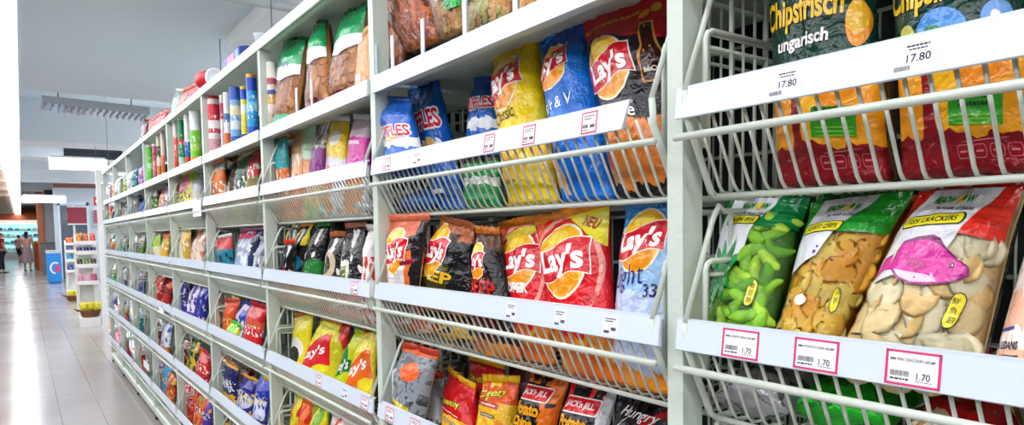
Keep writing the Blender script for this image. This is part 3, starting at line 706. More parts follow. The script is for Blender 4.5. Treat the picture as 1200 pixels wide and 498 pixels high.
bag('brown snack bag at the left end of the highest shelf, behind the stick bag', corners(Plane((XF+.12, 0, rz(FLO[2])), 4), (448, 82), (478, 68), (474, 8), (446, 22), FLO[2]), .022, bagmat('brown_print', '#6b3420', [('chips', -.1, 1.1, .4, 1.1, '#c0662c', '#6b3420', 6)]), group=GB, res=R2)
bag('white topped clear bag of golden crackers with a green leaf', corners(top2, (521, 47), (546, 34), (552, -70), (487, -46)), .026, nuts, [P_([(0, .995), (.999, .995), (.999, .42), (.5, .30), (0, .55)], '#e9edf3', 1), *PT('leaf_print', [E_(.86, .30, .16, .10, '#18a03c', 20, 2), E_(.78, .24, .10, .05, '#0f8030', -30, 2.3)]), E_(.35, .63, .10, .014, '#3a2420', 10, 2), E_(.7, .6, .14, .012, '#3a2420', -10, 2)],
    group=GB, res=R2, snacks=pieces('chip', 50, .03, .42, [food('cracker', '#e0b070'), food('cracker_gold', '#cf9448')], .05, .95, .014, 9), seal=pm('#e9edf3'))
bag('pale green topped clear bag of beige crackers on the highest shelf', corners(top2, (550, 33), (606, 8), (622, -112), (552, -84), FLO[2]), .028, bagmat('beige_fill', '#cfa06a', []), [P_([(0, .995), (.999, .995), (.999, .36), (0, .30)], '#8fc0a0', 1)], group=GB, res=R2,
    snacks=pieces('chip', 60, .03, .40, [food('cracker', '#e0b070'), food('cracker_gold', '#cf9448'), food('cracker_green', '#b9b46a')], .05, .95, .016, 11), seal=pm('#8fc0a0'))
bag('brown and grey snack bag on the highest shelf, cut by the top of the picture', corners(top2, (610, 6), (668, -20), (690, -140), (622, -112), FLO[2]), .028, nuts, group=GB, res=R2)
# --- second level: blue ridged crisps and big crisp bags
def ruf_logo(u, v, w, body='RUFFLES', rot=4):
    D = []
    for dx, dy in ((-.014, 0), (.014, 0), (0, .012), (0, -.012), (.012, .009), (-.012, -.009)): D.append(T(body, u+dx, v+dy, w, '#f4f1f2', .155, rot, .1, .05, 2))
    return D + [T(body, u, v, w, '#c8142c', .15, rot, .1, .03, 3)]
rufm = bagmat('blue_ridged_film', '#1159b3', [('band', -.1, .50, '#e6ebf2', .30), ('band', -.1, .36, '#1a62bc', .2), ('speck', .5, 1.1, '#1c6fcb', 3, .62), ('band', -.1, .20, '#1150a4', .1)], .2)
chip_pr = [E_(.62, .49, .17, .05, '#e2b765', 24, 1.5), E_(.45, .46, .14, .04, '#d09c46', -10, 1.8)] + [RR(.40, .13, .5, .03, '#dfe6ee', 1.5, 3, .2)]
for lab, c, bu in (('blue ridged crisp bag at the left end, first in its basket', ((455, 186), (496, 180), (482, 119), (438, 119)), .030), ('taller blue ridged crisp bag with a peaked corner, second in its basket', ((514, 243), (547, 241), (514, 92), (479, 113)), .034)):
    bag(lab, corners(std(3, .095 if 'taller' in lab else .018, 6), *c, FLO[3]+.004 if 'taller' in lab else FLO[3]+.088), bu, rufm, chip_pr, lambda W, H, q=(.68 if 'taller' in lab else .56): ruf_logo(.54, q, .84), group=GB, res=R1, seal=rufm, crease=1.5)
bag('green crisp bag lying low in the wires under a blue ridged bag', corners(std(3, .088, 6), (546, 241), (590, 240), (586, 196), (545, 200), FLO[3]+.004), .026, bagmat('green_white_film', '#148f4a', [('band', .55, .75, '#e3efe6', .3), ('speck', -.1, 1.1, '#0c6f36', 4, .6)], .2), group=GB, res=R2, crease=1.3)
bag('blue ridged crisp bag half hidden beside the yellow bag', corners(std(3, .125, 6), (546, 186), (592, 182), (584, 97), (557, 99)), .030, rufm, [E_(.6, .15, .25, .09, '#e2b765', 20, 1.5)], lambda W, H: ruf_logo(.54, .70, .86), group=GB, res=R1, seal=rufm, crease=1.5)
yel = bagmat('yellow_crisp_film', '#f2d20e', [('band', .80, 1.1, '#d9b90c', .05), ('half', .5, -1, -.02, '#fae638', .25), ('chips', .2, .75, .58, .66, '#f0a61c', '#f8c63c', 3), ('chips', -.1, 1.1, .12, .34, '#f6d23c', '#e8b01c', 4), ('band', -.1, .10, '#e0bd0c', .1)], .2)
bag('yellow crisp bag with red ribbon logo standing by the blue bags', corners(std(3, .090, 7), (597, 240), (657, 238), (628, 33), (578, 73), FLO[3]+.004), .042, yel, [T('Classic', .40, .535, .5, '#3a2a12', .07, 3, .3, .0, 2.5), RR(.3, .13, .36, .02, '#b08a10', 1.5, 0, .2)], lambda W, H: crisp_logo(.42, .74, .35, W, H, 6), group=GB, res=R1, seal=yel, crease=1.2)
blu = bagmat('bright_blue_crisp_film', '#0a72d8', [('band', .82, 1.1, '#1746a8', .1), ('speck', .1, .5, '#0e62c4', 3, .58), ('chips', -.05, .35, .05, .24, '#e9c49a', '#d8a070', 3)], .2)
bag('bright blue crisp bag with red ribbon logo, right of the yellow one', corners(std(3, .090, 7), (661, 238), (724, 233), (688, 12), (635, 58), FLO[3]+.004), .042, blu, [T('Salt & V', .46, .53, .56, '#e8f2fb', .065, 6, .3, .01, 2.5)], lambda W, H: crisp_logo(.40, .76, .31, W, H, 8), group=GB, res=R1, seal=blu, crease=1.2)
bbq = bagmat('black_red_crisp_film', '#15151a', [('band', .80, 1.1, '#c5161f', .05, .10), ('chips', .25, 1.1, .05, .36, '#e08a2c', '#d0702a', 2.6), ('chips', -.1, .3, .04, .24, '#b03a2a', '#d8a060', 5)], .2)
bag('black crisp bag with red top and red ribbon logo, beside the post', corners(std(3, .090, 7), (725, 231), (805, 227), (782, -14), (679, 26), FLO[3]+.004), .044, bbq,
    [T('HICKORY BBQ', .28, .885, .36, '#e0a030', .024, 9, 0, .03, 2.5), T('BBQ FLAVOR', .60, .90, .34, '#e0a030', .022, 3, 0, .03, 2.5), T('Barbecue', .40, .40, .60, '#f1eeee', .065, 0, 0, .01, 2.5),
     P_([(-.06, .10), (.06, .10), (.07, -.02), (.13, -.10), (.13, -.21), (-.13, -.21), (-.13, -.10), (-.07, -.02)], '#d8903c', 1.4, .88, .74, 8), P_([(-.045, .09), (.045, .09), (.055, -.03), (.11, -.11), (.11, -.20), (-.11, -.20), (-.11, -.11), (-.055, -.03)], '#3a1410', 1.8, .88, .74, 8), RR(.885, .59, .16, .05, '#1a1210', 2.2, 8, .1), T('BBQ', .885, .59, .12, '#e8dcc8', .03, 8, 0, .03, 2.8),
     E_(.82, .885, .06, .02, '#e08a2c', 40, 2.2), E_(.92, .91, .05, .02, '#d8902c', 60, 2.2)], lambda W, H: crisp_logo(.40, .64, .285, W, H, 5), group=GB, res=R1, seal=pm('#c5161f'), crease=1.1)
# --- third level
bp4 = std(4, .070, 4)
org = bagmat('orange_black_film', '#e56a28', [('band', .62, 1.1, '#3a1a18', .30), ('band', .80, 1.1, '#d86a48', .20), ('rect', .22, .76, -.1, .44, '#d9d3cf', .02), ('half', 1, .0, .86, '#1d1a1e', .15)], .2)
bag('orange and black crisp bag at the left end, small red ribbon logo', corners(std(4, .020, 5), (457, 330), (492, 336), (504, 257), (452, 259), FLO[4]+.10), .028, org, [RR(.80, .47, .28, .05, '#8a1a3a', 2, 10, .1)] + [RR(.48, .36-.05*i, .36, .010, '#b7aaa6', 1.5, 0, .2) for i in range(3)], lambda W, H: crisp_logo(.46, .60, .26, W, H), group=GB, res=R1, seal=pm('#d86a48'), crease=1.6)
def deepm(nm, c): return bagmat(nm, '#141417', [('band', .84, 1.1, '#b5653a', .12), ('half', -1, .45, .02, '#e58b35', .2), ('rect', .12, .72, -.1, .56, c, .04), ('speck', .4, .9, '#2a2b30', 5, .6), ('chips', -.1, 1.1, -.1, .14, '#e0922a', '#b0301e', 4)], .17)
bag('black crisp bag with yellow block letters, second from the left post', corners(bp4, (490, 336), (560, 342), (556, 270), (518, 254), FLO[4]+.075), .036, deepm('deep_yellow_film', '#3c3a12'), [T('DEEP', .46, .42, .66, '#e0b020', .13, -4, 0, .03, 2.5)] + [RR(.46, .515, .5, .008, '#8a7a20', 2, -4, .1), RR(.46, .535, .5, .008, '#8a7a20', 2, -4, .1)], lambda W, H: crisp_logo(.36, .68, .23, W, H, -4), group=GB, res=R1, crease=1.7, seal=pm('#b5653a'))
bag('black crisp bag with red block letters beside the red crisp bags', corners(bp4, (559, 342), (600, 347), (587, 274), (560, 272), FLO[4]+.004), .036, bagmat('deep_red_film', '#161518', [('rect', .02, .80, -.1, .66, '#4a1016', .05), ('band', .86, 1.1, '#5a3628', .15), ('chips', -.1, 1.1, -.1, .12, '#e0922a', '#b0301e', 4)], .17), [T('DEEP', .48, .545, .80, '#c02a24', .13, -3, 0, .02, 2.5)], lambda W, H: crisp_logo(.42, .76, .26, W, H, -4), group=GB, res=R1, crease=1.7)
redm = bagmat('red_crisp_film', '#d8121f', [('speck', .62, 1.1, '#f0563a', 3, .55), ('chips', -.1, 1.1, -.1, .24, '#e8a020', '#d0401c', 3), ('ell', .48, .66, .50, .36, '#f2a090', .1), ('ell', .48, .66, .46, .32, '#d8121f', .1)], .2)
bag('red crisp bag with a big red ribbon logo, partly behind its neighbour', corners(std(4, .090, 8), (599, 346), (650, 352), (646, 256), (585, 268), FLO[4]+.004), .034, redm, [T('SUPER', .42, .515, .62, '#f6ecec', .075, -2, 0, .04, 2.5), E_(.5, .92, .30, .05, '#e9d83a', 8, 1.2)], lambda W, H: crisp_logo(.50, .71, .36, W, H, -3), group=GB, res=R1, seal=redm, crease=.8)
bag('big red crisp bag with yellow corner reading NEU', corners(std(4, .074, 7), (645, 352), (722, 362), (715, 240), (627, 264), FLO[4]+.004), .040, redm, [P_([(.50, .995), (.995, .995), (.995, .76)], '#ece02a', 1.5), T('NEU', .83, .915, .20, '#b01a20', .062, -24, 0, .03, 2.5), RR(.84, .46, .20, .03, '#e8707a', 1.5, 40, .1), E_(.84, .46, .085, .03, '#c8101c', 40, 1.8)], lambda W, H: crisp_logo(.47, .70, .345, W, H, -2), group=GB, res=R1, seal=redm, crease=.8)
lig = bagmat('light_blue_crisp_film', '#9cc4ec', [('band', .88, 1.1, '#3a86c8', .02), ('band', -.1, .52, '#b9c8ea', .15), ('chips', -.1, 1.1, -.1, .20, '#d84a1c', '#f0a020', 3), ('band', .10, .26, '#c8d4f0', .3)], .2)
bag('light blue crisp bag with thin dark blue script beside the post', corners(std(4, .080, 7), (723, 362), (800, 372), (800, 238), (733, 244), FLO[4]+.004), .038, lig, [T('Light', .36, .585, .62, '#2a2a78', .15, 8, .35, -.005, 2.5), T('33', .74, .53, .20, '#26265a', .07, 4, .2, .01, 2.5)], lambda W, H: crisp_logo(.50, .80, .33, W, H, 4), group=GB, res=R1, seal=pm('#3a86c8'), crease=.9)
for lab, px0, px1, py, x, mt in (('blue bag with white printing lying under the ridged crisp bags', 466, 512, 236, .062, bagmat('blue_white_print_film', '#1159b3', [('band', .4, .62, '#dfe6ee', .3)])),):
    ya, yz = yb(px0, py, x, 'B'), yb(px1, py, x, 'B'); bag(lab, lying('B', 3, (ya+yz)/2, x, abs(ya-yz), .15, .004, 0, 18), .030, mt, group=GB, res=R2, base=.6, crease=1.3)
for lab, px0, px1, py, mt in (('orange and white bag lying in the wires under the orange crisp bag', 464, 508, 372, bagmat('orange_white_film', '#d8602a', [('speck', -.1, 1.1, '#efe6e0', 4, .55), ('ell', .7, .4, .2, .2, '#2a1a1a', .4)])), ('yellow and black bag lying in the wires under the black crisp bags', 510, 556, 380, bagmat('yellow_black_film', '#d8a81c', [('speck', -.1, 1.1, '#2a1c14', 4, .55)]))):
    ya, yz = yb(px0, py, .066, 'B'), yb(px1, py, .066, 'B'); bag(lab, lying('B', 4, (ya+yz)/2, .066, abs(ya-yz), .14, .004, 0, 18), .030, mt, group=GB, res=R2, base=.6, crease=1.3)
# --- fourth level
bp5 = std(5, .022, 8)
gry = bagmat('grey_snack_film', '#8d949c', [('speck', -.1, 1.1, '#5f666e', 9, .56), ('speck', -.1, .4, '#3a4046', 7, .6), ('ell', .62, .72, .22, .13, '#ef6a34', .3), ('band', -.1, .16, '#c2381c', .1), ('band', .94, 1.1, '#e8652c', .05)], .2)
gpr = [T('GRILL', .50, .27, .60, '#d8c21e', .08, -8, .1, .04, 2.5)] if False else [RR(.5, .27, .6, .05, '#d8c21e', 1.5, -8, .2), RR(.5, .21, .55, .035, '#b0301c', 1.5, -8, .2)]
bag('grey snack bag with an orange patch, left end of the fourth level', corners(bp5, (462, 470), (500, 486), (515, 417), (472, 405), FLO[5]+.09), .034, gry, gpr, group=GB, res=R1, crease=1.3)
bag('grey speckled snack bag tucked right of the orange patched one', corners(std(5, .07, 14), (496, 486), (522, 500), (520, 443), (499, 440), FLO[5]+.004), .032, bagmat('grey_black_film', '#a5abb2', [('speck', -.1, .5, '#2c3034', 9, .5), ('half', -1, 0, -.22, '#c8401e', .3), ('speck', .3, 1, '#7c838b', 6, .6)], .2), group=GB, res=R2, crease=1.3)
bag('dark snack bag with red lettering behind the grey bags', corners(std(5, .18, 12), (505, 470), (550, 478), (548, 424), (512, 416), FLO[5]+.004), .03, bagmat('dark_red_film', '#26181a', [('speck', .2, .9, '#8a2226', 4, .6)], .2), group=GB, res=R2, crease=1.4)
chz = bagmat('red_yellow_curl_film', '#d81820', [('band', -.1, .58, '#f2b51c', .06), ('chips', .1, .9, -.1, .46, '#f0cf30', '#e8962a', 3), ('speck', .72, 1.1, '#b50f1a', 3, .6)], .2)
ch2 = bagmat('orange_yellow_curl_film', '#e8591c', [('band', -.1, .79, '#f2bf1e', .06), ('chips', .05, .95, -.1, .66, '#f3d640', '#ea9a28', 3), ('speck', .75, 1.1, '#f0c030', 3, .58)], .2)
def cpr(q): return [RR(.5, q-.10, .62, .05, '#b5121c' , 1.8, -4, .2), RR(.5, q-.10, .50, .016, '#e9b7a0', 2.2, -4, .2), RR(.54, q-.20, .42, .032, '#5a5a52', 1.8, -4, .2), RR(.54, q-.20, .36, .012, '#c9c2ae', 2.2, -4, .2)]
for lab, c, mt, x, q in (('red and yellow corn snack bag with a peaked red top', ((520, 500), (561, 510), (558, 456), (526, 434)), chz, .08, .72), ('red corn snack bag standing behind the two yellow ones', ((549, 480), (592, 490), (592, 432), (551, 420)), chz, .15, .82), ('orange topped yellow corn snack bag in front of the red corn snack bag', ((561, 505), (604, 515), (609, 448), (566, 446)), ch2, .08, .87)):
    bag(lab, corners(std(5, x, 14), *c, FLO[5]+.004), .034, mt, cpr(q), lambda W, H, q=q: [T('Cheezy', .46, q, .76, '#1c5a2a', .105, 6, .1, .06, 2), T('Cheezy', .46, q, .74, '#f0e034', .095, 6, .1, .02, 3)], group=GB, res=R1, seal=mt, crease=1.4)
bag('dark maroon snack bag glimpsed behind the yellow corn snacks', corners(std(5, .2, 10), (596, 480), (625, 486), (624, 434), (596, 428), FLO[5]+.004), .03, bagmat('maroon_film', '#4a1218', [('speck', 0, 1, '#7a2a1c', 4, .6)], .2), group=GB, res=R2)
def jj(W, H, flip=False):
    return [RR(.47, .845, .76, .125, '#f4ecea', 2, 2, .25), RR(.47, .845, .72, .105, '#d61a26', 2.4, 2, .25), T("JACK'n JILL", .47, .845, .62, '#f7f3f0', .06, 2, 0, .03, 3)]
jjm = bagmat('black_orange_film', '#141316', [('speck', .92, 1.1, '#c8661c', 6, .52), ('half', 1, .2, .92, '#e8741c', .3), ('speck', .2, .8, '#232228', 4, .6)], .2)
jjr = bagmat('black_red_snack_film', '#151417', [('half', -1, .25, .06, '#e02018', .25), ('rect', .02, .14, .80, 1.1, '#d61a26', .3), ('rect', .58, .70, .90, 1.1, '#e02018', .35), ('rect', .80, .95, .86, 1.1, '#e02018', .35), ('half', 1, .1, .90, '#c8cad0', .5), ('band', -.1, .2, '#e8741c', .3)], .2)
pc = lambda W, H: [T('Potato', .46, .715, .62, '#f2a81c', .10, 2, 0, .05, 2.5), T('Chips', .42, .60, .56, '#f2a81c', .10, 2, 0, .05, 2.5)]
bag('black potato chip bag with red logo plate and orange lettering, leaning left', corners(std(5, .082, 16), (604, 500), (650, 512), (668, 446), (622, 435), FLO[5]+.004), .034, jjm, pc, jj, group=GB, res=R1, seal=pm('#c8661c'), crease=.9)
bag('black and red potato chip bag with red logo plate, next to the last one', corners(std(5, .080, 16), (655, 512), (712, 524), (724, 458), (670, 446), FLO[5]+.004), .034, jjr, pc, jj, group=GB, res=R1, seal=pm('#d61a26'), crease=.9)
bag('black snack bag with white script and red lower part, beside the post', corners(std(5, .085, 16), (715, 524), (790, 536), (790, 470), (724, 459), FLO[5]+.004), .036, bagmat('black_script_film', '#131316', [('half', .6, -1, -.42, '#b8202a', .3), ('speck', .75, 1.1, '#26272c', 4, .58)], .2), [T('Hungry', .56, .87, .66, '#f2f0f2', .09, -4, .3, .01, 2.5), E_(.3, .80, .18, .004, '#dcdce0', 40, 2)], group=GB, res=R1, crease=1.1)
# ------------------------------------------------------------------ goods: third bay
GC = 'bags in the third bay'
t2c = shelf_plane(2, .06, 8, 0)
bun = bagmat('bun_print', '#cf8a44', [('chips', -.1, 1.1, -.1, .62, '#e0a35c', '#b86a2c', 4), ('band', .56, .66, '#e8ecee', .15), ('band', .66, 1.1, '#14a05a', .06)], .2)
rusk = [food('bun', '#dc9a52'), food('bun_dark', '#c27c3a')]
def bunbag(lab, c, x, body=None, sd=1):
    bag(lab, corners(shelf_plane(2, x, 8, 0), *c, FLO[2]), .030, bagmat('bun_fill', '#c98a4a', []), [P_([(0, .995), (.999, .995), (.999, .70), (0, .66)], '#12a25c', 1), P_([(0, .66), (.999, .70), (.999, .58), (.5, .50), (0, .56)], '#e6ebee', 1.2)] + ([T('Bun', .55, .70, .4, '#1c3a7a', .08, 0, 0, .03, 2.5)] if body else []) + [E_(.5, .05, .5, .07, '#6cc49a' if sd == 1 else '#7a1420', 0, 1)],
        group=GC, res=R2, snacks=pieces('chip', 34, .03, .56, rusk, .06, .94, .022, sd), seal=pm('#0c8a4c'))
bunbag('green topped clear bag of golden buns, first on the highest shelf', ((325, 134), (352, 122), (362, 48), (336, 48)), .05, 1, 1)
bunbag('narrow green topped snack bag with a pointed tip, second on the highest shelf', ((364, 118), (391, 106), (385, 28), (372, 30)), .05, None, 2)
bunbag('large green topped snack bag with a dark red foot, right of the pointed one', ((388, 110), (428, 92), (434, 8), (404, 20)), .07, None, 3)
bag('beige snack bag squeezed against the post on the highest shelf', corners(shelf_plane(2, .05, 4, 0), (420, 96), (440, 88), (440, 30), (425, 44), FLO[2]), .024, bagmat('beige_print', '#dba876', [('chips', .2, .8, 0, .3, '#e8893c', '#f2e4d4', 3)]), group=GC, res=R2)
def settle(b, c, z):           # the foot of a bag that leans out over the strip still stands on the basket floor
    for i in (0, 1): c[i] = Vector((XF+.066, min(c[i].y, bayleft(b)-.008*i), rz(z)))
    return c
def crop_bag(b, t, label, px, mat, prints=(), logo=(), x=None, lean=8, bulge=.026, group=None, zb=None, res=(18, 24), seal=None, crease=1.3, depth=.075, simple=False, name='snack_bag', cat='snack bag', **kw):
    """px: BL, BR, TR, TL as seen above the price strip"""
    xx = x if x is not None else fitx(b, min(p[0] for p in px), depth)
    z = (FLO[t] if t == 2 else FLO[t]+.005) if zb is None else zb
    c = corners(shelf_plane(t, xx, lean, 0), *px, z)
    if xx < .056 and t != 2 and zb is None: bulge = min(bulge, .022); c = settle(b, c, z)
    return bag(label, c, bulge, mat, prints, logo, name, cat, group, seal, res, crease, simple=simple, **kw)
# --- third bay, second level
pk = lambda nm, base, top, *extra: bagmat(nm, base, [('band', .62, 1.1, top, .12)] + list(extra))
C3 = [
 ('teal topped snack bag with orange crackers, first on the second level', ((316, 208), (332, 203), (336, 158), (314, 166)), pk('teal_top', '#c96a34', '#1a9aa0', ('chips', -.1, 1.1, -.1, .55, '#d98444', '#8a3a30', 5), ('speck', .3, .6, '#f0e8e2', 6, .55))),
 ('white printed snack bag of orange rings, second on the second level', ((332, 203), (345, 200), (346, 162), (333, 164)), bagmat('white_orange_print', '#e9e0d6', [('chips', -.1, 1.1, -.1, .5, '#e08a3c', '#b8602c', 5), ('speck', .5, .9, '#c87a4a', 6, .55)])),
 ('pale orange snack bag of rings, third on the second level', ((345, 200), (358, 197), (358, 150), (345, 152)), bagmat('pale_orange_print', '#efb98a', [('chips', -.1, 1.1, -.1, .45, '#e8742a', '#d05a1c', 5), ('speck', .35, .7, '#f6ece4', 7, .52)])),
 ('mint topped snack bag of orange crackers, fourth on the second level', ((358, 198), (371, 194), (371, 146), (356, 148)), pk('mint_top', '#e09a5c', '#bfe0c0', ('chips', -.1, 1.1, .05, .4, '#e8863a', '#c86a2c', 5), ('ell', .5, .05, .4, .12, '#4cb83a'))),
 ('white and purple snack bag leaning right, fifth on the second level', ((366, 198), (382, 197), (387, 142), (376, 145)), bagmat('white_purple_print', '#e8e6ea', [('rect', -.1, 1.1, .45, .72, '#8a2a8c', .1), ('chips', -.1, 1.1, -.1, .32, '#e8d48a', '#d8b45c', 5), ('speck', .75, 1, '#8a868c', 7, .5)])),
 ('yellow topped white snack bag with an orange ball picture', ((383, 197), (409, 191), (410, 141), (387, 141)), bagmat('yellow_white_print', '#dfe3ea', [('band', .60, 1.1, '#f0d01a', .2), ('ell', .42, .36, .24, .16, '#ea7a24', .1), ('ell', .42, .12, .2, .12, '#e08a34', .1), ('ell', .6, .8, .25, .08, '#f4f0e4')])),
 ('pink topped white snack bag with a cracker picture, beside the post', ((409, 191), (434, 188), (434, 140), (415, 139)), bagmat('pink_white_print', '#e6e6ea', [('band', .52, 1.1, '#dc3aa8', .1), ('band', .80, 1.1, '#ecd8e6', .05), ('rect', .2, .8, .72, .76, '#f4d4ea'), ('chips', .1, .9, .02, .42, '#e8a05c', '#d8844a', 3)]))]
for lab, px, m in C3: crop_bag('C', 3, lab, px, m, group=GC)
for lab, x0, x1, mt in (('turquoise bag lying behind the wires, left end', 314, 336, bagmat('turquoise_film', '#2bb8bc', [])), ('beige bag lying behind the wires', 337, 350, bagmat('beige_film', '#b9a88a', [])), ('peach bag lying behind the wires', 350, 364, bagmat('peach_film', '#d89a6c', [])), ('pale green bag lying behind the wires', 364, 380, bagmat('pale_green_film', '#8ec49a', [])), ('long silver bag lying behind the wires', 382, 410, bagmat('silver_film', '#c3c8c8', [('speck', -.1, 1.1, '#8d9894', 5, .56)], .15, .4)), ('dull silver bag lying behind the wires beside the post', 411, 434, bagmat('silver_film', '#c3c8c8', []))):
    ya, yz = min(yb(x0, 245, .066, 'C'), .465), yb(x1, 245, .066, 'C'); bag(lab+' of the third bay', lying('C', 3, (ya+yz)/2, .066, abs(ya-yz), .14, .004, 0, 20), .026, mt, group=GC, res=(16, 16), base=.6, crease=1.4)
# third level
blk = lambda nm, a, c2, *ex: bagmat(nm, '#17171a', [('chips', -.1, 1.1, -.1, .34, a, c2, 3.2), ('speck', .5, 1.1, '#e6e6e2', 5, .62)] + list(ex))
C4 = [
 ('dark snack bag with red ball and orange crisps, first on the third level', ((321, 314), (338, 316), (346, 284), (334, 286)), blk('dk_orange', '#e8742c', '#d8521c', ('ell', .5, .50, .26, .16, '#a8201c'), ('band', -.1, .06, '#e0361c')), .040),
 ('black crisp bag with a teal blot and golden crisps', ((338, 316), (353, 318), (368, 264), (352, 266)), blk('dk_teal', '#e8a64c', '#d88a34', ('ell', .5, .52, .5, .14, '#1a7a9c', .3), ('speck', .75, 1.1, '#e8d83a', 4, .55), ('rect', .0, 1, -.1, .08, '#3ab0c8')), .07),
 ('black crisp bag with green band, white streak and golden crisps', ((354, 318), (379, 319), (387, 264), (372, 266)), blk('dk_green', '#eaa84a', '#da8a2c', ('ell', .75, .48, .4, .12, '#1f7a34', .3), ('half', -1, .35, .12, '#eef0f0', .1), ('band', -.1, .06, '#2a8a3a')), .07),
 ('black crisp bag with a tan ring and orange crisps', ((383, 319), (401, 321), (406, 276), (388, 277)), blk('dk_tan', '#e0803c', '#8a3a1c', ('ell', .5, .62, .36, .2, '#c9b99a', .4), ('ell', .5, .62, .22, .12, '#3a3026', .3)), .07),
 ('big black crisp bag with a white panel, beside the post on the third level', ((400, 321), (429, 325), (430, 265), (405, 267)), blk('dk_white', '#d82a3c', '#c9b89a', ('rect', .06, .62, .26, .62, '#d8d6c8', .08), ('rect', .16, .52, .30, .56, '#6a7438', .1)), .07),
 ('white and red snack bag, only a sliver showing beside the post', ((429, 326), (442, 328), (442, 268), (433, 270)), bagmat('white_red_print', '#e9e5e2', [('speck', -.1, .7, '#c8201c', 5, .5)]), .06)]
for lab, px, m, d in C4: crop_bag('C', 4, lab, px, m, group=GC, depth=d, crease=1.7)
for i, (x0, x1, lab, mt) in enumerate(((330, 352, 'black foil bag', 'dk_teal'), (356, 380, 'dark silver bag', 'dk_green'), (384, 428, 'glossy black bag', 'dk_plain'))):
    crop_bag('C', 4, lab+' in the back row of the third level, third bay', ((x0, 312), (x1, 316), (x1+6, 262), (x0+8, 260)), bagmat(mt, '#141417', [('speck', .3, 1.1, '#5a5c60', 4, .6)]), group=GC, x=.17, lean=5, crease=1.6)
for x0, x1, lab, mt in ((322, 360, 'dull silver bag', 'silver_film'), (362, 400, 'silver and black bag', 'silver_black_film'), (402, 436, 'grey bag', 'grey_film')):
    ya, yz = min(yb(x0, 350, .066, 'C'), .465), yb(x1, 350, .066, 'C'); bag(lab+' lying behind the wires of the third level, third bay', lying('C', 4, (ya+yz)/2, .066, abs(ya-yz), .14, .004, 0, 20), .026, bagmat(mt, '#b9bcbc', [('speck', -.1, 1.1, '#3a3c40', 4, .62)], .2, .3), group=GC, res=(16, 16), base=.6, crease=1.4)
# fourth level
yl = bagmat('lime_yellow_film', '#e3dc1e', [('band', -.1, .16, '#e08a1c', .15), ('speck', .6, 1.1, '#f2ee4a', 3, .6)])
ylw = bagmat('yellow_swirl_film', '#e6d81c', [('ell', .45, .52, .42, .16, '#e8e6e0', .5), ('ell', .40, .42, .34, .14, '#1c1c1e', .6), ('band', -.1, .22, '#d8701c', .2)])
ygr = bagmat('yellow_green_film', '#c8d41e', [('ell', .35, .62, .38, .2, '#1c8a4a', .2), ('band', -.1, .2, '#a8c41c', .1)])
C5 = [('yellow snack bag with black and white swirl, first on the fourth level', ((330, 402), (360, 420), (369, 366), (345, 372)), ylw, (), .06),
 ('yellow crisp bag with slanted red ribbon, middle of the fourth level', ((356, 420), (389, 436), (400, 381), (377, 373)), yl, 'R', .07),
 ('plain side of a yellow crisp bag with red tip behind the ribbon bag', ((389, 436), (400, 442), (412, 380), (399, 377)), bagmat('lime_red_tip', '#c9c41a', [('half', .4, 1, 1.08, '#d8281c', .3), ('band', -.1, .14, '#e0a01c', .1)]), (), .08),
 ('yellow crisp bag with green ribbon, fourth level', ((398, 440), (412, 447), (430, 391), (416, 389)), ygr, 'G', .07),
 ('yellow crisp bag with orange ribbon beside the post', ((407, 446), (440, 464), (444, 384), (427, 391)), bagmat('yellow_orange_film', '#e8d21c', [('ell', .45, .34, .2, .13, '#e2741c'), ('band', -.1, .18, '#d8301c', .2)]), 'O', .07)]
for lab, px, m, lg, d in C5:
    pr = []
    if lg: cc = {'R': '#d8202c', 'G': '#17853e', 'O': '#e8641c'}[lg]; pr = lambda W, H, cc=cc: [ribbon(.46, .52, .5, .26, cc, 2, 0, W, H) | {'rot': 12}, T("Lay's", .46, .54, .8, '#f7f1ee', .17, 16, .1, .03, 3)]
    crop_bag('C', 5, lab, px, m, (), pr, group=GC, depth=d, lean=12, crease=1.2, res=(26, 32))
for x0, x1, y, lab, mt in ((346, 356, 462, 'yellow bag', '#e3dc1e'), (354, 366, 470, 'orange crisp bag', '#e8701c'), (366, 385, 474, 'green and yellow bag', '#7ab02a'), (387, 420, 484, 'red and white bag', '#d8c8c4')):
    crop_bag('C', 6, lab+' peeking up at the bottom of the third bay', ((x0-4, y+50), (x1-4, y+58), (x1+2, y+6), (x0+2, y)), bagmat('peek_'+mt[1:], mt, [('speck', -.1, 1.1, '#d8281c' if mt != '#7ab02a' else '#e8d81c', 4, .55)]), group=GC, depth=.06, crease=1.5)
for x0, x1, lab, mt in ((330, 372, 'yellow bag', 'lime_yellow_film'), (374, 412, 'olive yellow bag', 'olive_film')):
    ya, yz = min(yb(x0, 455, .066, 'C'), .465), yb(x1, 455, .066, 'C'); bag(lab+' lying behind the wires of the fourth level, third bay', lying('C', 5, (ya+yz)/2, .066, abs(ya-yz), .14, .004, 0, 20), .026, bagmat(mt, '#a8a02a', []), group=GC, res=(16, 16), base=.6, crease=1.4)
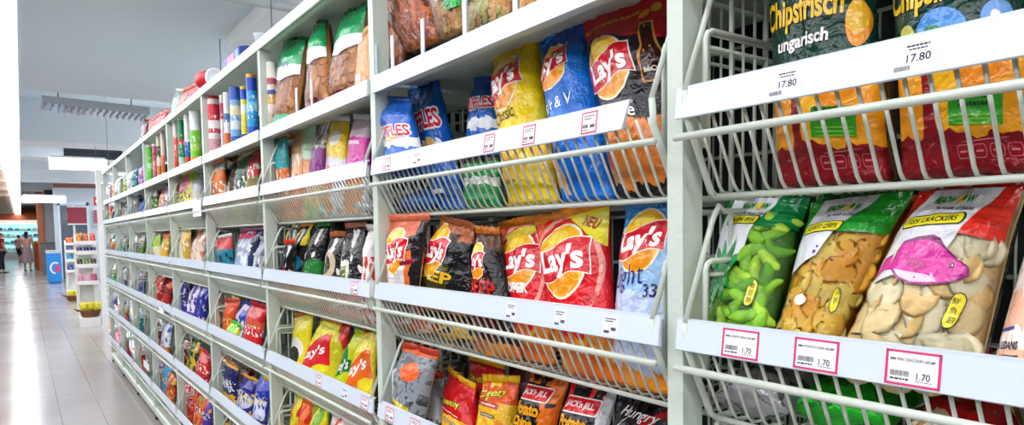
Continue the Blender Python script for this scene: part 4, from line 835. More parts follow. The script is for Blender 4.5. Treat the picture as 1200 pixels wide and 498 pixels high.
# ------------------------------------------------------------------ snack tubes
def tube_can(label, x0, x1, ytop, ybase, bands, group, lidc='#e9e6df', t=2, plain_lid=True):
    xc = (x0+x1)/2; pb = on_x(xc, ybase, XF+.055); k = (EYE-pb).length
    w = abs(on_x(x1, ybase, pb.x).y-on_x(x0, ybase, pb.x).y); d = ray(xc, ybase); r = .5*(x1-x0)/FPX*((pb-EYE).dot(FW))*.97
    r = min(r, .046); zb = rz(FLO[t]); ctr = Vector((XF+.02+r, pb.y*(XF+.02+r)/pb.x, zb)); h = hit(xc, ytop, ctr, Vector((1, 0, 0))).z-zb
    e = empty('snack_tube', ctr, label, 'snack tube', group)
    nm = 'tube_'+'_'.join(c.strip('#') for _, _, c in bands)
    m = bagmat(nm, bands[0][2], [('band', a, b2, c, .015) for a, b2, c in bands]+[('speck', .30, .56, '#f2efec', 9, .60), ('speck', .06, .30, '#3a3a4a', 12, .66), ('speck', .60, .74, '#f4f2ee', 14, .60)], .3, 0, .0)
    mb = MB(); n = 28; vs = []; uvs = {}
    for j in range(9):
        for i in range(n+1): uvs[len(vs)] = (i/n*2 % 1.0001, j/8); a = 2*PI*i/n; vs.append((math.cos(a)*r, math.sin(a)*r, h*.955*j/8))
    mb.add(vs, [(j*(n+1)+i, j*(n+1)+i+1, (j+1)*(n+1)+i+1, (j+1)*(n+1)+i) for j in range(8) for i in range(n)], 0, True)
    o = mb.build('tube_body', m, e, None, uvs)
    mb = MB(); mb.lathe([(r*1.03, h*.945), (r*1.04, h*.95), (r*1.04, h*.985), (r*.97, h), (r*.5, h), (r*.45, h*.996)], (0, 0, 0), 28); mb.build('lid', plain('lid_'+lidc.strip('#'), lidc, .35), e)
    mb = MB(); mb.lathe([(r*1.01, 0), (r*1.02, .003), (r*1.01, .006)], (0, 0, 0), 28); mb.build('base_rim', plain('tin', '#c9cbc8', .3, .8), e)
GT = 'snack tubes on the highest level'
tube_can('red capped white and red snack tube, first in the fourth bay', 245.5, 259, 111, 173, [(0, 1, '#e9dede'), (.62, .9, '#d8283c'), (.1, .3, '#d8a0a8'), (.40, .48, '#c83a4a')], GT, '#c8303c')
tube_can('narrow pink and white snack tube behind the red one', 259.5, 263.5, 110, 170, [(0, 1, '#e8cfd4'), (.6, .9, '#c8385a')], GT)
tube_can('white snack tube with orange foot and dark picture', 263.5, 271, 107, 165, [(0, 1, '#dfe2e6'), (.1, .3, '#e0702c'), (-.1, .08, '#2a2f5a'), (.5, .66, '#3a6a9c')], GT, '#e6e6e6')
tube_can('light blue and white snack tube with a badge', 271, 283.5, 101, 158, [(0, 1, '#7fb0dc'), (.55, .72, '#e8d9b0'), (.82, 1, '#2a58b8'), (.0, .18, '#2a60c0'), (.3, .45, '#d8e6f2')], GT, '#2f57b0')
tube_can('yellow and blue snack tube squeezed between two blue ones', 283.5, 290.5, 100, 154, [(0, 1, '#e8dc3a'), (.8, 1, '#2a4fc0'), (.0, .15, '#2040b0'), (.55, .7, '#f2f0e0')], GT, '#e0b82c')
tube_can('bright blue snack tube with a yellow lid by the post', 290.5, 302.5, 86, 148, [(0, 1, '#1c9ae0'), (.78, 1, '#2146b8'), (.05, .2, '#2a56c8'), (.45, .6, '#7cc8ee')], GT, '#e0a02c')
tube_can('green snack tube, first in the fifth bay', 199, 204.5, 143, 193, [(0, 1, '#2aa860'), (.0, .2, '#d8eae0'), (.75, .85, '#e8f0e8')], GT)
tube_can('red and white snack tube in the fifth bay', 204.5, 209.5, 139, 191, [(0, 1, '#e06a60'), (.7, 1, '#ece0dc'), (.0, .2, '#d8403c')], GT)
tube_can('dark green snack tube in the fifth bay', 210, 217.5, 136, 189, [(0, 1, '#1c8a5a'), (.0, .25, '#b8d8c0'), (.5, .6, '#e04a3c')], GT)
tube_can('white snack tube with blue and red foot in the fifth bay', 217.5, 224, 133, 186, [(0, 1, '#e8eaee'), (.2, .5, '#2f6ac0'), (-.1, .2, '#d8402c')], GT)
tube_can('thick white and lime snack tube in the fifth bay', 224, 236, 128, 182, [(0, 1, '#78cc28'), (.66, 1, '#eeeef0'), (.0, .15, '#e8a03c'), (.25, .4, '#a8d860')], GT)
tube_can('lime green snack tube, first in the sixth bay', 173, 179.5, 169, 200, [(0, 1, '#5cc83a'), (.4, .55, '#a8e08a')], GT)
tube_can('pink snack tube in the sixth bay', 179.5, 184.5, 168, 200, [(0, 1, '#dc6a8a'), (.6, .8, '#b83a5c')], GT)
tube_can('white and gold snack tube in the sixth bay', 184.5, 189.5, 155, 199, [(0, 1, '#e8dcc4'), (.5, .75, '#5a4a3a'), (.1, .3, '#e08a3c')], GT)
tube_can('white and orange snack tube by the post in the sixth bay', 189.5, 194, 152, 197, [(0, 1, '#ead8c8'), (.1, .5, '#e0743c')], GT)
tube_can('striped beige and gold snack canister left of the golden bun bag', 314, 325, 72, 130, [(0, 1, '#e0d6cc'), (.4, .55, '#d8a83c'), (.7, .8, '#a84a5a'), (.1, .25, '#c8b49a'), (.55, .62, '#3a5aa0')], GT, '#d8d2c8')
# ------------------------------------------------------------------ goods farther along the run
rr0 = random.Random(21)
def far(b, t, items, depth=.07, lean=8):
    """items: (look, x0, x1, ytop, base colour, layers, skew) in photo columns, tops as seen"""
    k = BAYS.index(b); grp = 'bags in the %s bay' % ORD[k]
    for look, x0, x1, yt, base, lay, sk in items:
        xm = (x0+x1)/2; d = fitx(b, x0, depth); d = max(d, .02); zz = FLO[t]+.004
        pl = shelf_plane(t, d, lean, 0) if t > 2 else shelf_plane(2, d, 4, 0)
        top = pl.px(xm+sk*.5, yt); Ya, Yb = pl.px(x0, yt).y, pl.px(x1, yt).y
        s = (pl.px(xm+sk, yt).y-pl.px(xm, yt).y) if sk else 0
        zt = top.z-CH; j = random.Random(int(x0*13+yt*7)); dz = j.uniform(-.012, .012)
        c = [pl.yz(Ya, zz), pl.yz(Yb, zz), pl.yz(Yb+s, zt+dz), pl.yz(Ya+s, zt-dz)]
        if d < .056 and t > 2: c = settle(b, c, zz)
        W = abs(Ya-Yb)
        place = '%s of the %s bay' % (TIER[t].replace('shelf', 'level').replace('top', 'highest'), ORD[k])
        nm = 'far_%s_%d_%d' % (b, t, int(x0*10))
        lt = rr0.choice(['#f2efe8', '#f2efe8', '#f0e070', '#1c1c22']); v0 = rr0.uniform(.46, .6)
        lay = list(lay)+[('speck', v0, v0+rr0.uniform(.14, .22), lt, rr0.uniform(9, 14), .555), ('speck', .06, .36, rr0.choice(['#f0d8b0', '#7a3a1a', '#e8e4e0']), 12, .63)]
        pr = [T('neeyums', .46, .62, .86, '#e4e6f2', .20, -14, .25, .01, 2)] if look.startswith('navy') else []
        bag('%s, %s' % (look, place), c, min(.03, .02+W*.06), bagmat(nm, base, lay), pr, group=grp, res=(14, 18), simple=(k > 4), crease=1.6)
OR, RD, YL, GN, BL_, PU, PK, WH, TL_, BK, BR_ = '#e8742c', '#d0242c', '#ecc82a', '#2f9a48', '#2458b0', '#5a2a9c', '#e08ab0', '#e6e4e6', '#1f8a98', '#1c1c22', '#7a4a2a'
sp = lambda c, s=4, th=.55, a=-.1, b2=1.1: ('speck', a, b2, c, s, th)
far('D', 3, [('orange paper topped snack bag', 247, 263, 191, '#e67a2a', [sp('#c85a1c', 3), ('band', .86, 1.1, '#efe4da', .1)], 0), ('brown snack bag with cream lettering patch', 263, 279, 186, '#4a3326', [('ell', .5, .5, .42, .26, '#d8cba0', .4), sp('#6a4a2c', 6, .55, .3, .7), ('band', .9, 1.1, '#b8763c', .1)], 0),
  ('dark green snack bag with beige foot', 280, 297, 184, '#17543c', [('band', -.1, .42, '#b9a878', .2), ('rect', -.1, .3, .1, .6, '#2458a8', .1)], 0), ('red and olive snack bag by the post', 297, 308, 176, '#8a8040', [('band', .62, 1.1, '#c8242c', .2), sp('#c83a24', 4, .55, -.1, .5)], 0)])
far('D', 4, [('teal snack bag with a red fold behind', 246, 272, 279, '#1c7f94', [('band', .78, 1.1, '#c8242c', .2), ('half', -1, -.6, -.32, '#d8d4cc', .2)], 0), ('pale blue grey snack bag with a pink tip', 275, 301, 270, '#9fb4cc', [('band', .86, 1.1, '#d83a6a', .05), ('half', 1, .2, .95, '#2c3a5a', .1), ('half', -1, -1, -.32, '#c07a98', .2), sp('#dfe6ee', 3, .58)], 8), ('grey snack bag against the post', 301, 310, 282, '#a4adba', [sp('#5c6a80', 4)], 5)])
far('D', 5, [('red and yellow striped snack bag', 256, 273, 352, '#dc4424', [('half', 1, .8, 1.05, '#e8d02a', .1), ('half', 1, .6, .62, '#e8e0d4', .1), ('half', 1, .5, .45, '#e0501c', .1)], 8), ('blue and white snack bag with red corner', 277, 293, 356, '#2a4cb4', [sp('#e8e4ec', 3, .52), ('half', -1, .6, .30, '#e87a2a', .2)], 6), ('red snack bag with a dark gold badge', 291, 311, 357, '#d01c28', [('ell', .5, .25, .3, .12, '#7a7a24', .2), ('ell', .5, .25, .15, .05, '#2a2a1c'), ('band', .6, .74, '#e05a3c', .2)], 3)], .075)
far('D', 5, [('small lime snack bag in front, leaning left', 265, 279, 378, '#6cc83a', [sp('#e8e24a', 4)], 4)], .045)
far('D', 5, [('yellow and black snack bag in the back row', 268, 284, 347, '#e6d42a', [('half', 1, .4, .95, '#1c1c1c', .2)], 4), ('dark red snack bag in the back row', 284, 306, 346, '#3a1820', [sp('#a82a24', 4, .6)], 2)], .20)
far('D', 6, [('navy snack bag with white script lettering and yellow chips', 253.5, 281, 421, '#1c1e5c', [('chips', .05, .95, .16, .42, '#ecc72a', '#d89a1c', 3), ('band', .93, 1.1, '#d8a83c', .05), ('band', -.1, .05, '#c8641c', .1)], 0), ('blue and white snack bag with silver lettering, yellow foot', 282, 300, 443, '#2a2a8c', [('ell', .5, .55, .5, .2, '#d8d8ea', .4), sp('#2a2a8c', 8, .55, .3, .8), ('band', -.1, .3, '#e0a02a', .2)], 3), ('royal blue snack bag with white panel by the post', 302, 318, 442, '#2038b0', [('rect', .05, .95, .32, .66, '#dcdff0', .08), sp('#2a3aa8', 8, .54, .36, .62), ('band', -.1, .24, '#e8cc2a', .2)], 3)], .07)
far('D', 6, [('red crisp bag in the back row', 281, 297, 428, '#c83a1c', [sp('#6a1c14', 4)], 2)], .2)
far('D', 7, [('brown snack bag at the bottom edge', 258, 273, 484, '#5a3a20', [sp('#e0b04a', 4, .6)], 0), ('dark snack bag at the bottom edge', 275, 300, 492, '#2a2226', [sp('#c8a04a', 4, .62)], 0)])
far('E', 3, [('small blue and orange snack bag', 193, 199, 221, '#3a4ca0', [sp('#e0743c', 4)], 0), ('dark red snack bag leaning left', 198, 211, 215, '#9a1a26', [sp('#c83a3c', 4)], -3), ('yellow and pink printed snack bag', 213, 232, 198, '#e0d42a', [('ell', .5, .74, .4, .16, '#e87a8a', .3), sp('#3a9ac0', 5, .56, .0, .5), sp('#7ac83a', 4, .6)], 0), ('pale grey snack bag', 232, 240, 202, '#c8ccd4', [sp('#9aa0b0', 4)], 0)])
far('E', 4, [('cream and gold snack bag', 206, 219, 270, '#e6dcc0', [('half', 1, .3, .85, '#d8b03a', .2), sp('#c89a6a', 4, .6)], 5), ('pale green snack bag', 218, 230, 272, '#cfd8c0', [('half', -1, .2, -.2, '#7a9a5a', .2)], 4), ('peach snack bag with flecks', 228, 242, 270, '#ecd6c0', [sp('#d88a7a', 5)], 3)])
far('E', 5, [('purple snack bag with white print', 205, 216, 329, '#3c2a9c', [sp('#c8c4e8', 5, .55, .45, 1), ('band', -.1, .34, '#e8862a', .25)], 2), ('violet snack bag with an orange foot', 216, 225, 331, '#4a2cac', [sp('#e0dcf0', 5, .56, .5, 1), ('band', -.1, .34, '#e8702a', .25)], 2), ('lilac and white snack bag', 225, 234, 333, '#5a3aa8', [sp('#eae6f4', 4, .5, .4, 1), ('band', -.1, .3, '#d85a5a', .25)], 2), ('indigo snack bag with yellow foot', 234, 245, 334, '#2c2e98', [sp('#a8b0e0', 5, .58), ('band', -.1, .32, '#e8b02a', .25)], 2)])
far('E', 6, [('black and red snack bag', 212, 222, 397, '#26181c', [sp('#d03a2a', 4, .52), sp('#dcdce2', 5, .62)], 3), ('green and gold snack bag', 221, 233, 399, '#2a6a3a', [sp('#e0b43a', 4, .5), sp('#e6e2da', 4, .62, .5, 1)], 3), ('bright red snack bag with dark flecks', 233, 248, 413, '#d8242c', [sp('#8a141c', 6, .62)], 2)])
far('E', 7, [('pink and red snack bag', 213, 222, 448, '#d83a5a', [sp('#f0d0d8', 4, .58)], 2), ('scarlet snack bag', 222, 232, 455, '#d82a3a', [sp('#e8702a', 4)], 2), ('red snack bag with orange and green flecks', 232, 241, 462, '#cc2a34', [sp('#e88a2a', 4, .5), sp('#5aa03a', 5, .6)], 2), ('red and violet snack bag', 240, 250, 468, '#c82a40', [('half', 1, 0, .6, '#4a3aa0', .3), sp('#e8a03a', 4, .6)], 2)])
far('F', 3, [('white and red snack bag', 177, 184, 222, '#e0dcd4', [('band', .5, .8, '#3a8a5a', .1), ('band', .15, .45, '#c8302c', .2)], 0), ('tan snack bag', 185, 191, 222, '#b8a07a', [sp('#7a5a3a', 4)], 0), ('orange and blue snack bag', 191, 199, 218, '#d8804a', [sp('#3a5aa8', 4)], 0)])
far('F', 4, [('lime topped white snack bag', 173, 188, 276, '#d8d6c0', [('band', .7, 1.1, '#9ad02a', .15), sp('#b89a5a', 4, .6)], 0), ('white and yellow snack bag', 189, 200, 269, '#e2dcc8', [('half', 1, -.6, .3, '#e0b02a', .2), ('band', .8, 1.1, '#d86a3c', .2)], 2), ('blue snack bag in the back row', 176, 184, 269, '#2f3f98', [sp('#dfe0f0', 5, .6)], 0)])
far('F', 5, [('red yellow and green packet fanned first', 176, 184, 322, '#c02a24', [('half', -1, -.5, -.5, '#e8b02a', .2), sp('#e8e0d0', 4, .62)], 9), ('lime and red packet fanned second', 184, 193, 320, '#a8c04a', [('half', 1, .4, .8, '#d83a2a', .2), sp('#f0e6d0', 4, .58)], 8), ('dark red packet with yellow edge fanned third', 192, 202, 325, '#a81c24', [('half', -1, -.3, -.35, '#e8cc3a', .2), sp('#e87a2a', 4, .6)], 5)])
far('F', 6, [('brown snack bag', 178, 185, 374, '#9a4a34', [sp('#e0c8b8', 4, .6)], 0), ('navy snack bag with white top', 184, 193, 373, '#24386c', [('band', .7, 1.1, '#dfe4ea', .2), sp('#8a5a3a', 4, .6)], 0), ('white blue and orange snack bag', 193, 203, 378, '#cfd6e0', [('band', -.1, .35, '#e0803c', .2), sp('#3a5a9a', 4, .56, .4, 1)], 0)])
far('F', 7, [('orange snack bag with purple top', 180, 192, 422, '#e88a2a', [('band', .75, 1.1, '#5a2a9c', .2), sp('#f0d0a0', 4, .58)], 0), ('sky blue snack bag with orange flecks', 192, 200, 427, '#2a9ad8', [sp('#e88a3a', 4, .58)], 3), ('red and gold snack bag', 200, 208, 440, '#d84a2c', [sp('#e8c04a', 4)], 0)])
rr = random.Random(12)
W_ = ['orange', 'red', 'yellow', 'green', 'blue', 'purple', 'pink', 'white', 'teal', 'black']; CW = [OR, RD, YL, GN, BL_, PU, PK, WH, TL_, BK]
XR = {'G': (152, 171), 'H': (138.5, 150.5), 'I': (127.5, 137)}
pick0 = {('G', 2): 'white teal', ('H', 2): 'white pink', ('I', 2): 'white white', ('G', 3): 'purple white purple', ('H', 3): 'orange white pink', ('I', 3): 'red orange', ('G', 4): 'pink purple pink', ('H', 4): 'green white', ('I', 4): 'red yellow',
        ('G', 5): 'red yellow red', ('H', 5): 'teal purple', ('I', 5): 'pink green', ('G', 6): 'white purple white', ('H', 6): 'red blue', ('I', 6): 'blue white', ('G', 7): 'white orange teal', ('H', 7): 'red white', ('I', 7): 'orange pink'}
rp = random.Random(77)
pick = {k: v+' '+' '.join(rp.choice(W_) for _ in range({'G': 4, 'H': 4, 'I': 4}[k[0]]-len(v.split())+0)) for k, v in pick0.items()}
for (b, t), cols in pick.items():
    x0, x1 = XR[b]; cs = cols.split(); n = len(cs); it = []
    for i, cn in enumerate(cs):
        a, c = x0+(x1-x0)*i/n, x0+(x1-x0)*(i+1)/n; c2 = rr.choice([k for k in CW if k != CW[W_.index(cn)]])
        zt = STRIP[t]+rr.uniform(.12, .17) if t > 2 else STRIP[2]+.2
        P = Vector((XF+.06, on_x(a, 249, XF+.06).y, rz(zt))); q = P-EYE; dd = q.dot(FW); yt = PPY-FPX*q.dot(UP)/dd
        w2 = W_[CW.index(c2)]
        it.append(('%s snack bag with %s flecks, %s from the left' % (cn, w2, ('first', 'second', 'third', 'fourth')[i]), a, c, yt, CW[W_.index(cn)], [sp(c2, 4, .56), ('band', .8, 1.1, rr.choice([WH, CW[W_.index(cn)]]), .1)], 0))
    far(b, t, it)
# ------------------------------------------------------------------ things on top of the run
def top_at(px, py, x=.08): return on_x(px, py, XF+x)
GTOP = 'things left on the top boards'
p = top_at(252, 79, .06); zt = rz(TOPZ)+.001; r = .047
e = empty('round_tub', (p.x, p.y, zt), 'white lidded red tub lying on its side on the top boards', 'tub', GTOP)
ax = Vector((.35, -1, 0)).normalized(); m = MB(); m.lathe([(r*.9, -.11), (r*.97, -.105), (r*.97, -.012)], (0, 0, r*1.03), 26, 0, ax); m.build('tub_body', plain('tub_red', '#cf2430', .3), e)
m = MB(); m.lathe([(r*1.0, -.014), (r*1.03, -.011), (r*1.03, .0), (r*.98, .003), (r*.88, .003), (r*.86, .0)], (0, 0, r*1.03), 26, 0, ax); m.build('lid', plain('tub_white', '#f1f1f1', .35), e)
def top_box(label, x0, x1, yt, cols, cat='box', x=.07, depth=.07):
    pa, pb = top_at(x0, 249, x), top_at(x1, 249, x); h = on_x((x0+x1)/2, yt, XF+x).z-zt
    e = empty('carton', (XF+x, (pa.y+pb.y)/2, zt), label, cat, GTOP); w = abs(pa.y-pb.y)
    m = MB(); m.box(-.002, depth, -w/2, w/2, 0, h*.92); m.build('carton_body', [plain('cart_'+cols[0][1:], cols[0], .35)], e)
    m = MB(); m.prism([(-.003, h*.92), (depth+.001, h*.92), (depth*.5, h)], -w/2-.001, w/2+.001); m.build('carton_flap', [plain('cart_'+cols[0][1:], cols[0], .35)], e)
    m = MB(); m.box(-.0035, -.0024, -w*.22, w*.18, h*.1, h*.85); m.box(-.0035, -.0024, -w*.46, -w*.30, h*.3, h*.9, 1); m.build('printed_label', [plain('cart_'+cols[1][1:], cols[1], .35), plain('cart_'+cols[2][1:], cols[2], .35)], e)
top_box('dark blue carton with pink label lying on the top boards', 268, 288, 54, ('#1f3c94', '#e06a90', '#3a8ad8'))
top_box('yellow packet standing beside the white lidded tub', 236.5, 245, 80, ('#d8a82a', '#e8c45a', '#b8862a'))
for lab, x0, x1, yt, c, lay in (('red crinkled snack bag lying left of the yellow packet', 221, 238, 91, '#c81c2c', [sp('#e8e0dc', 4, .64)]), ('orange red snack bag on the top boards', 214, 227, 96, '#c85a34', [('band', .6, 1.1, '#c81c28', .2)]), ('pale green striped snack bag at the left of the red ones', 208, 216, 97, '#c8d8d0', [('half', 1, .5, .8, '#6aa88a', .3)]), ('bright red snack bag lying far along the top boards', 176, 199, 129, '#e0301c', [sp('#b81c14', 4, .6)]), ('dark red carton bag at the left of the bright red bag', 170, 176, 133, '#6a2420', [sp('#3a1c20', 4)])):
    pa, pb = top_at(x0, 249, .06), top_at(x1, 249, .06); h = on_x((x0+x1)/2, yt, XF+.06).z-zt
    c4 = [Vector((XF+.055, pa.y, zt)), Vector((XF+.055, pb.y, zt)), Vector((XF+.085, pb.y, zt+h*.8)), Vector((XF+.085, pa.y, zt+h))]
    bag(lab, c4, .024, bagmat('top_'+c[1:], c, lay), group=GTOP, res=(14, 14), base=.5, crease=1.8)
p = top_at(304, 42, .03); e = empty('clear_cup', (p.x, p.y, zt), 'small clear plastic cup standing on the top boards', 'cup', GTOP)
m = MB(); m.lathe([(.016, 0), (.021, .045), (.023, .048), (.021, .047), (.020, .044), (.015, .002)], (0, 0, 0), 20); m.build('cup', plain('cup_plastic', '#d8dde0', .15), e)
# ------------------------------------------------------------------ the shop around: floor, ceiling, far walls
def floor_mat():
    m, nt, b, o = newmat('floor_tiles'); g = NG(nt)
    tc = nt.nodes.new('ShaderNodeTexCoord'); sp_ = nt.nodes.new('ShaderNodeSeparateXYZ'); nt.links.new(tc.outputs['Object'], sp_.inputs[0])
    def line(sock, off, per, wd):
        f = g.m('FRACT', g.m('DIVIDE', g.m('SUBTRACT', sock, off-per*50), per)); return g.m('LESS_THAN', f, wd/per)
    L = g.m('MAXIMUM', line(sp_.outputs[0], .182, .268, .0045), g.m('MULTIPLY', line(sp_.outputs[1], .1, .536, .004), .55))
    n = nt.nodes.new('ShaderNodeTexNoise'); n.inputs['Scale'].default_value = 1.3; n.inputs['Detail'].default_value = 5; nt.links.new(tc.outputs['Object'], n.inputs['Vector'])
    c = g.mix(n.outputs['Fac'], lin('#9a9490'), lin('#b0aaa6')); c = g.mix(L, c, lin('#6a645f')); nt.links.new(c, b.inputs['Base Color'])
    b.inputs['Roughness'].default_value = .17; b.inputs['Specular IOR Level'].default_value = .6; nt.links.new(g.m('ADD', .13, g.m('MULTIPLY', n.outputs['Fac'], .12)), b.inputs['Roughness'])
    bp = nt.nodes.new('ShaderNodeBump'); bp.inputs['Strength'].default_value = .06; bp.inputs['Distance'].default_value = .01; n3 = nt.nodes.new('ShaderNodeTexNoise'); n3.inputs['Scale'].default_value = 14
    nt.links.new(tc.outputs['Object'], n3.inputs['Vector']); nt.links.new(n3.outputs['Fac'], bp.inputs['Height']); nt.links.new(bp.outputs[0], b.inputs['Normal']); return m
def S(mb, name, mat): return struct(mb.build(name, mat))
m = MB(); m.box(-7, 9, -4, 68, -.1, 0); S(m, 'floor', floor_mat())
M_CEIL = plain('ceiling_paint', '#dbe8ef', .7, 0, None, .03, .6); M_WARM = plain('ceiling_warm_paint', '#e6c9b6', .7); M_BEAM = plain('beam_paint', '#dfe6ea', .6)
zc = rz(1.72)
m = MB(); m.box(.06, 9, -4, 9.75, zc, zc+.30); m.box(.06, 9, 9.75, 68, zc+.75, zc+.85); m.box(.0, .06, -4, 68, zc-.02, zc+.8); S(m, 'ceiling', M_CEIL)
m = MB(); m.box(-7, -.28, -4, 68, zc+.02, zc+.1); m.box(-.28, 0, -4, 68, zc+.06, zc+.12); S(m, 'ceiling_left', M_WARM)
for k, (y, h) in enumerate(((14.7, .5), (17.5, .5), (20.9, .45), (24.6, .45), (29.5, .45))):
    m = MB(); m.box(.06, 8.9, y, y+.9, zc+.0, zc+h+.3); S(m, 'trim_%d' % (k+1), M_BEAM)
for k, y in enumerate((7, 10, 13.2, 16.5, 20, 24, 28, 32)):
    m = MB(); m.box(-7, -.28, y, y+.35, zc-.10, zc+.03); S(m, 'trim_%d' % (k+10), M_WARM)
m = MB(); m.box(-7.2, -7, -4, 68, 0, 5); S(m, 'wall_left', plain('wall_cream', '#d9d2c8', .7))
m = MB(); m.box(-2.35, -1.95, -4, 24, 0, .10); m.box(-2.35, -2.3, -4, 24, .1, 2.05)
for z in (.12, .45, .78, 1.11, 1.44, 1.77, 2.03): m.box(-2.3, -1.95, -4, 24, z, z+.03)
for k in range(15): m.box(-2.32, -1.93, -4+k*2, -3.96+k*2, 0, 2.06)
S(m, 'wall_aisle', plain('opposite_shelving', '#8a857e', .6))
m = MB(); m.box(9, 9.2, -4, 68, 0, 5); S(m, 'wall_right', plain('wall_cream', '#d9d2c8', .7))
m = MB(); m.box(-7, 9, -4.2, -4, 0, 5); S(m, 'wall_back', plain('wall_cream', '#d9d2c8', .7))
m = MB(); m.box(-7, 9, 66, 66.2, 0, 5); S(m, 'wall_far', plain('wall_orange', '#d98a60', .6))
# long lamp strips
def lamp(label, x0, x1, y0, y1, z, emit, col='#f1f6ff', name='strip_light', deep=.06, top=None):
    e = empty(name, ((x0+x1)/2, (y0+y1)/2, z), label, 'ceiling light')
    m = MB(); m.box(x0+.03, x1-.03, y0, y1, z+deep, z+deep+.04)
    yy = y0+.3
    while top and yy < y1: m.box((x0+x1)/2-.01, (x0+x1)/2+.01, yy, yy+.02, z+deep+.04, top); yy += max(1.2, (y1-y0)/3)
    part(m, 'housing', plain('lamp_housing', '#eef0f0', .5), e)
    m = MB(); m.box(x0, x1, y0, y1, z, z+deep); part(m, 'diffuser', plain('lamp_diffuser_%d' % int(emit*10), col, .5, emit=emit), e)
EM = 7.0
lamp('long white strip light running down the ceiling over the aisle', -.255, .045, -3.5, 60, rz(1.695), EM, deep=.02, top=zc+.05)
lamp('added unseen strip light over the left half of the aisle', -1.55, -1.25, -3.5, 30, rz(1.64), EM*1.2, top=zc+.02)  # unseen lamp, added for frontal light on the bags
lamp('added unseen strip light over the next aisle to the left', -3.5, -3.1, -3.5, 30, rz(1.64), EM*1.6, top=zc+.02)  # also out of view, put in to brighten the bag fronts
lamp('added unseen strip light over the aisle behind the shelving', 2.5, 2.8, -3.5, 9.3, rz(1.40), EM*1.9, top=zc)  # hidden by the run, added to brighten the ceiling on the right
lamp('second added unseen strip light over the aisle behind the shelving, beyond the vent', 2.5, 2.8, 10.5, 26, rz(1.40), EM*1.9, top=zc+.75)  # hidden too, added to carry that ceiling light farther back
def box_px(px0, px1, py0, py1, y, d=.3):
    a, b2 = on_y(px0, py1, y), on_y(px1, py0, y); return a.x, b2.x, y, y+d, a.z, b2.z
def lamp_px(label, px0, px1, py0, py1, y):
    a, b2 = on_y(px0, py1, y), on_y(px1, py0, y); lamp(label, a.x, b2.x, y, y+.22, a.z, 3, name='batten_light', deep=b2.z-a.z, top=zc+.75)
lamp_px('white batten lamp across the ceiling beyond the silver vent', 58, 125, 187, 197, 17.0)
lamp_px('short white batten lamp across the far ceiling', 26, 77, 230, 237, 24.2)
# pale panel, conduit and rods near the ceiling
p = hit(265, 50, Vector((0, 0, rz(1.66))), Vector((0, 0, 1)))
m = MB(); m.box(p.x, p.x+1.3, -1, p.y, rz(1.60), zc); S(m, 'trim_20', plain('soffit_white', '#eef2f4', .5))
a, b2 = on_y(340, 9, 4.6), on_y(341, 9, 4.6); m = MB(); m.tube([(a.x-1.6, 4.6, a.z), (b2.x+2, 4.6, a.z)], .030, 12)
for x in (a.x-.2, b2.x+.6): m.tube([(x, 4.6, a.z), (x, 4.6, zc)], .012, 8)
tag(m.build('conduit', plain('conduit_grey', '#c3c9cc', .45)), 'pale grey pipe crossing under the ceiling above the shelves', 'pipe')
for px, y0_, y1_, lab in ((258.5, 44, 76, 'thin dark rod standing up behind the white lidded tub'), (318.5, -10, 32, 'thin dark rod behind the top boards near the conduit')):
    a, b2 = on_x(px, y1_, XF+.38), on_x(px, y0_, XF+.38); m = MB(); m.tube([(a.x, a.y, rz(TOPZ)), (a.x, a.y, b2.z)], .004, 8); m.lathe([(.016, 0), (.016, .004), (.006, .01)], (a.x, a.y, rz(TOPZ)), 12); tag(m.build('rod', plain('rod_grey', '#6a7478', .5)), lab, 'rod')
# silver vent panel
e = empty('ceiling_vent', (.95, 12.4, rz(1.86)), 'shiny silver vent panel hanging below the ceiling', 'vent'); x0, x1 = on_y(48, 125, 12).x, on_y(168, 125, 12).x
m = MB(); m.prism([(x0, rz(1.86)), (x1, rz(1.80)), (x1, rz(1.92)), (x0, rz(1.96))], 11.4, 12.05); part(m, 'housing', plain('vent_metal', '#c9ccd0', .16, .9, [(3, 2, 1)]), e)
m = MB()
for i in range(16): x = x0+(x1-x0)*(i+.5)/16; z = rz(1.86)-.06*(i+.5)/16; m.box(x-.012, x+.012, 11.45, 12.0, z-.03, z-.004)
part(m, 'slats', plain('vent_slats', '#b9bcc4', .2, .9), e)
m = MB(); m.tube([(x0+.2, 11.7, rz(1.95)), (x0+.2, 11.7, zc+.75)], .01); m.tube([(x1-.2, 11.7, rz(1.95)), (x1-.2, 11.7, zc+.75)], .01); part(m, 'hangers', plain('rod_grey', '#6a7478', .5), e)
for lab, q, y, c, nm in (('dark recessed opening in the ceiling beam past the vent', (75, 143, 173, 184), 17.46, '#2a3238', 'dark_grille'), ('long dark grille across the far ceiling', (52, 97, 224, 228), 29.4, '#2c2c2a', 'dark_grille'), ('long reddish grille across the far ceiling', (62, 118, 216.5, 219), 24.5, '#8a5a4c', 'dark_grille')):
    a = box_px(*q, y, .03); e = empty(nm, ((a[0]+a[1])/2, y, a[4]), lab, 'grille'); m = MB(); m.box(*a); part(m, 'opening', plain('grille_'+c[1:], c, .6), e)
    m = MB(); h = a[5]-a[4]
    for i in range(4): z = a[4]+h*(i+.5)/4; m.prism([(a[0], z-.004), (a[1], z-.004), (a[1], z+.004), (a[0], z+.004)], y-.02, y-.001)
    m.box(a[0]-.02, a[1]+.02, y-.025, y, a[4]-.02, a[4]); m.box(a[0]-.02, a[1]+.02, y-.025, y, a[5], a[5]+.02); part(m, 'louvres', plain('grille2_'+c[1:], c, .4), e)
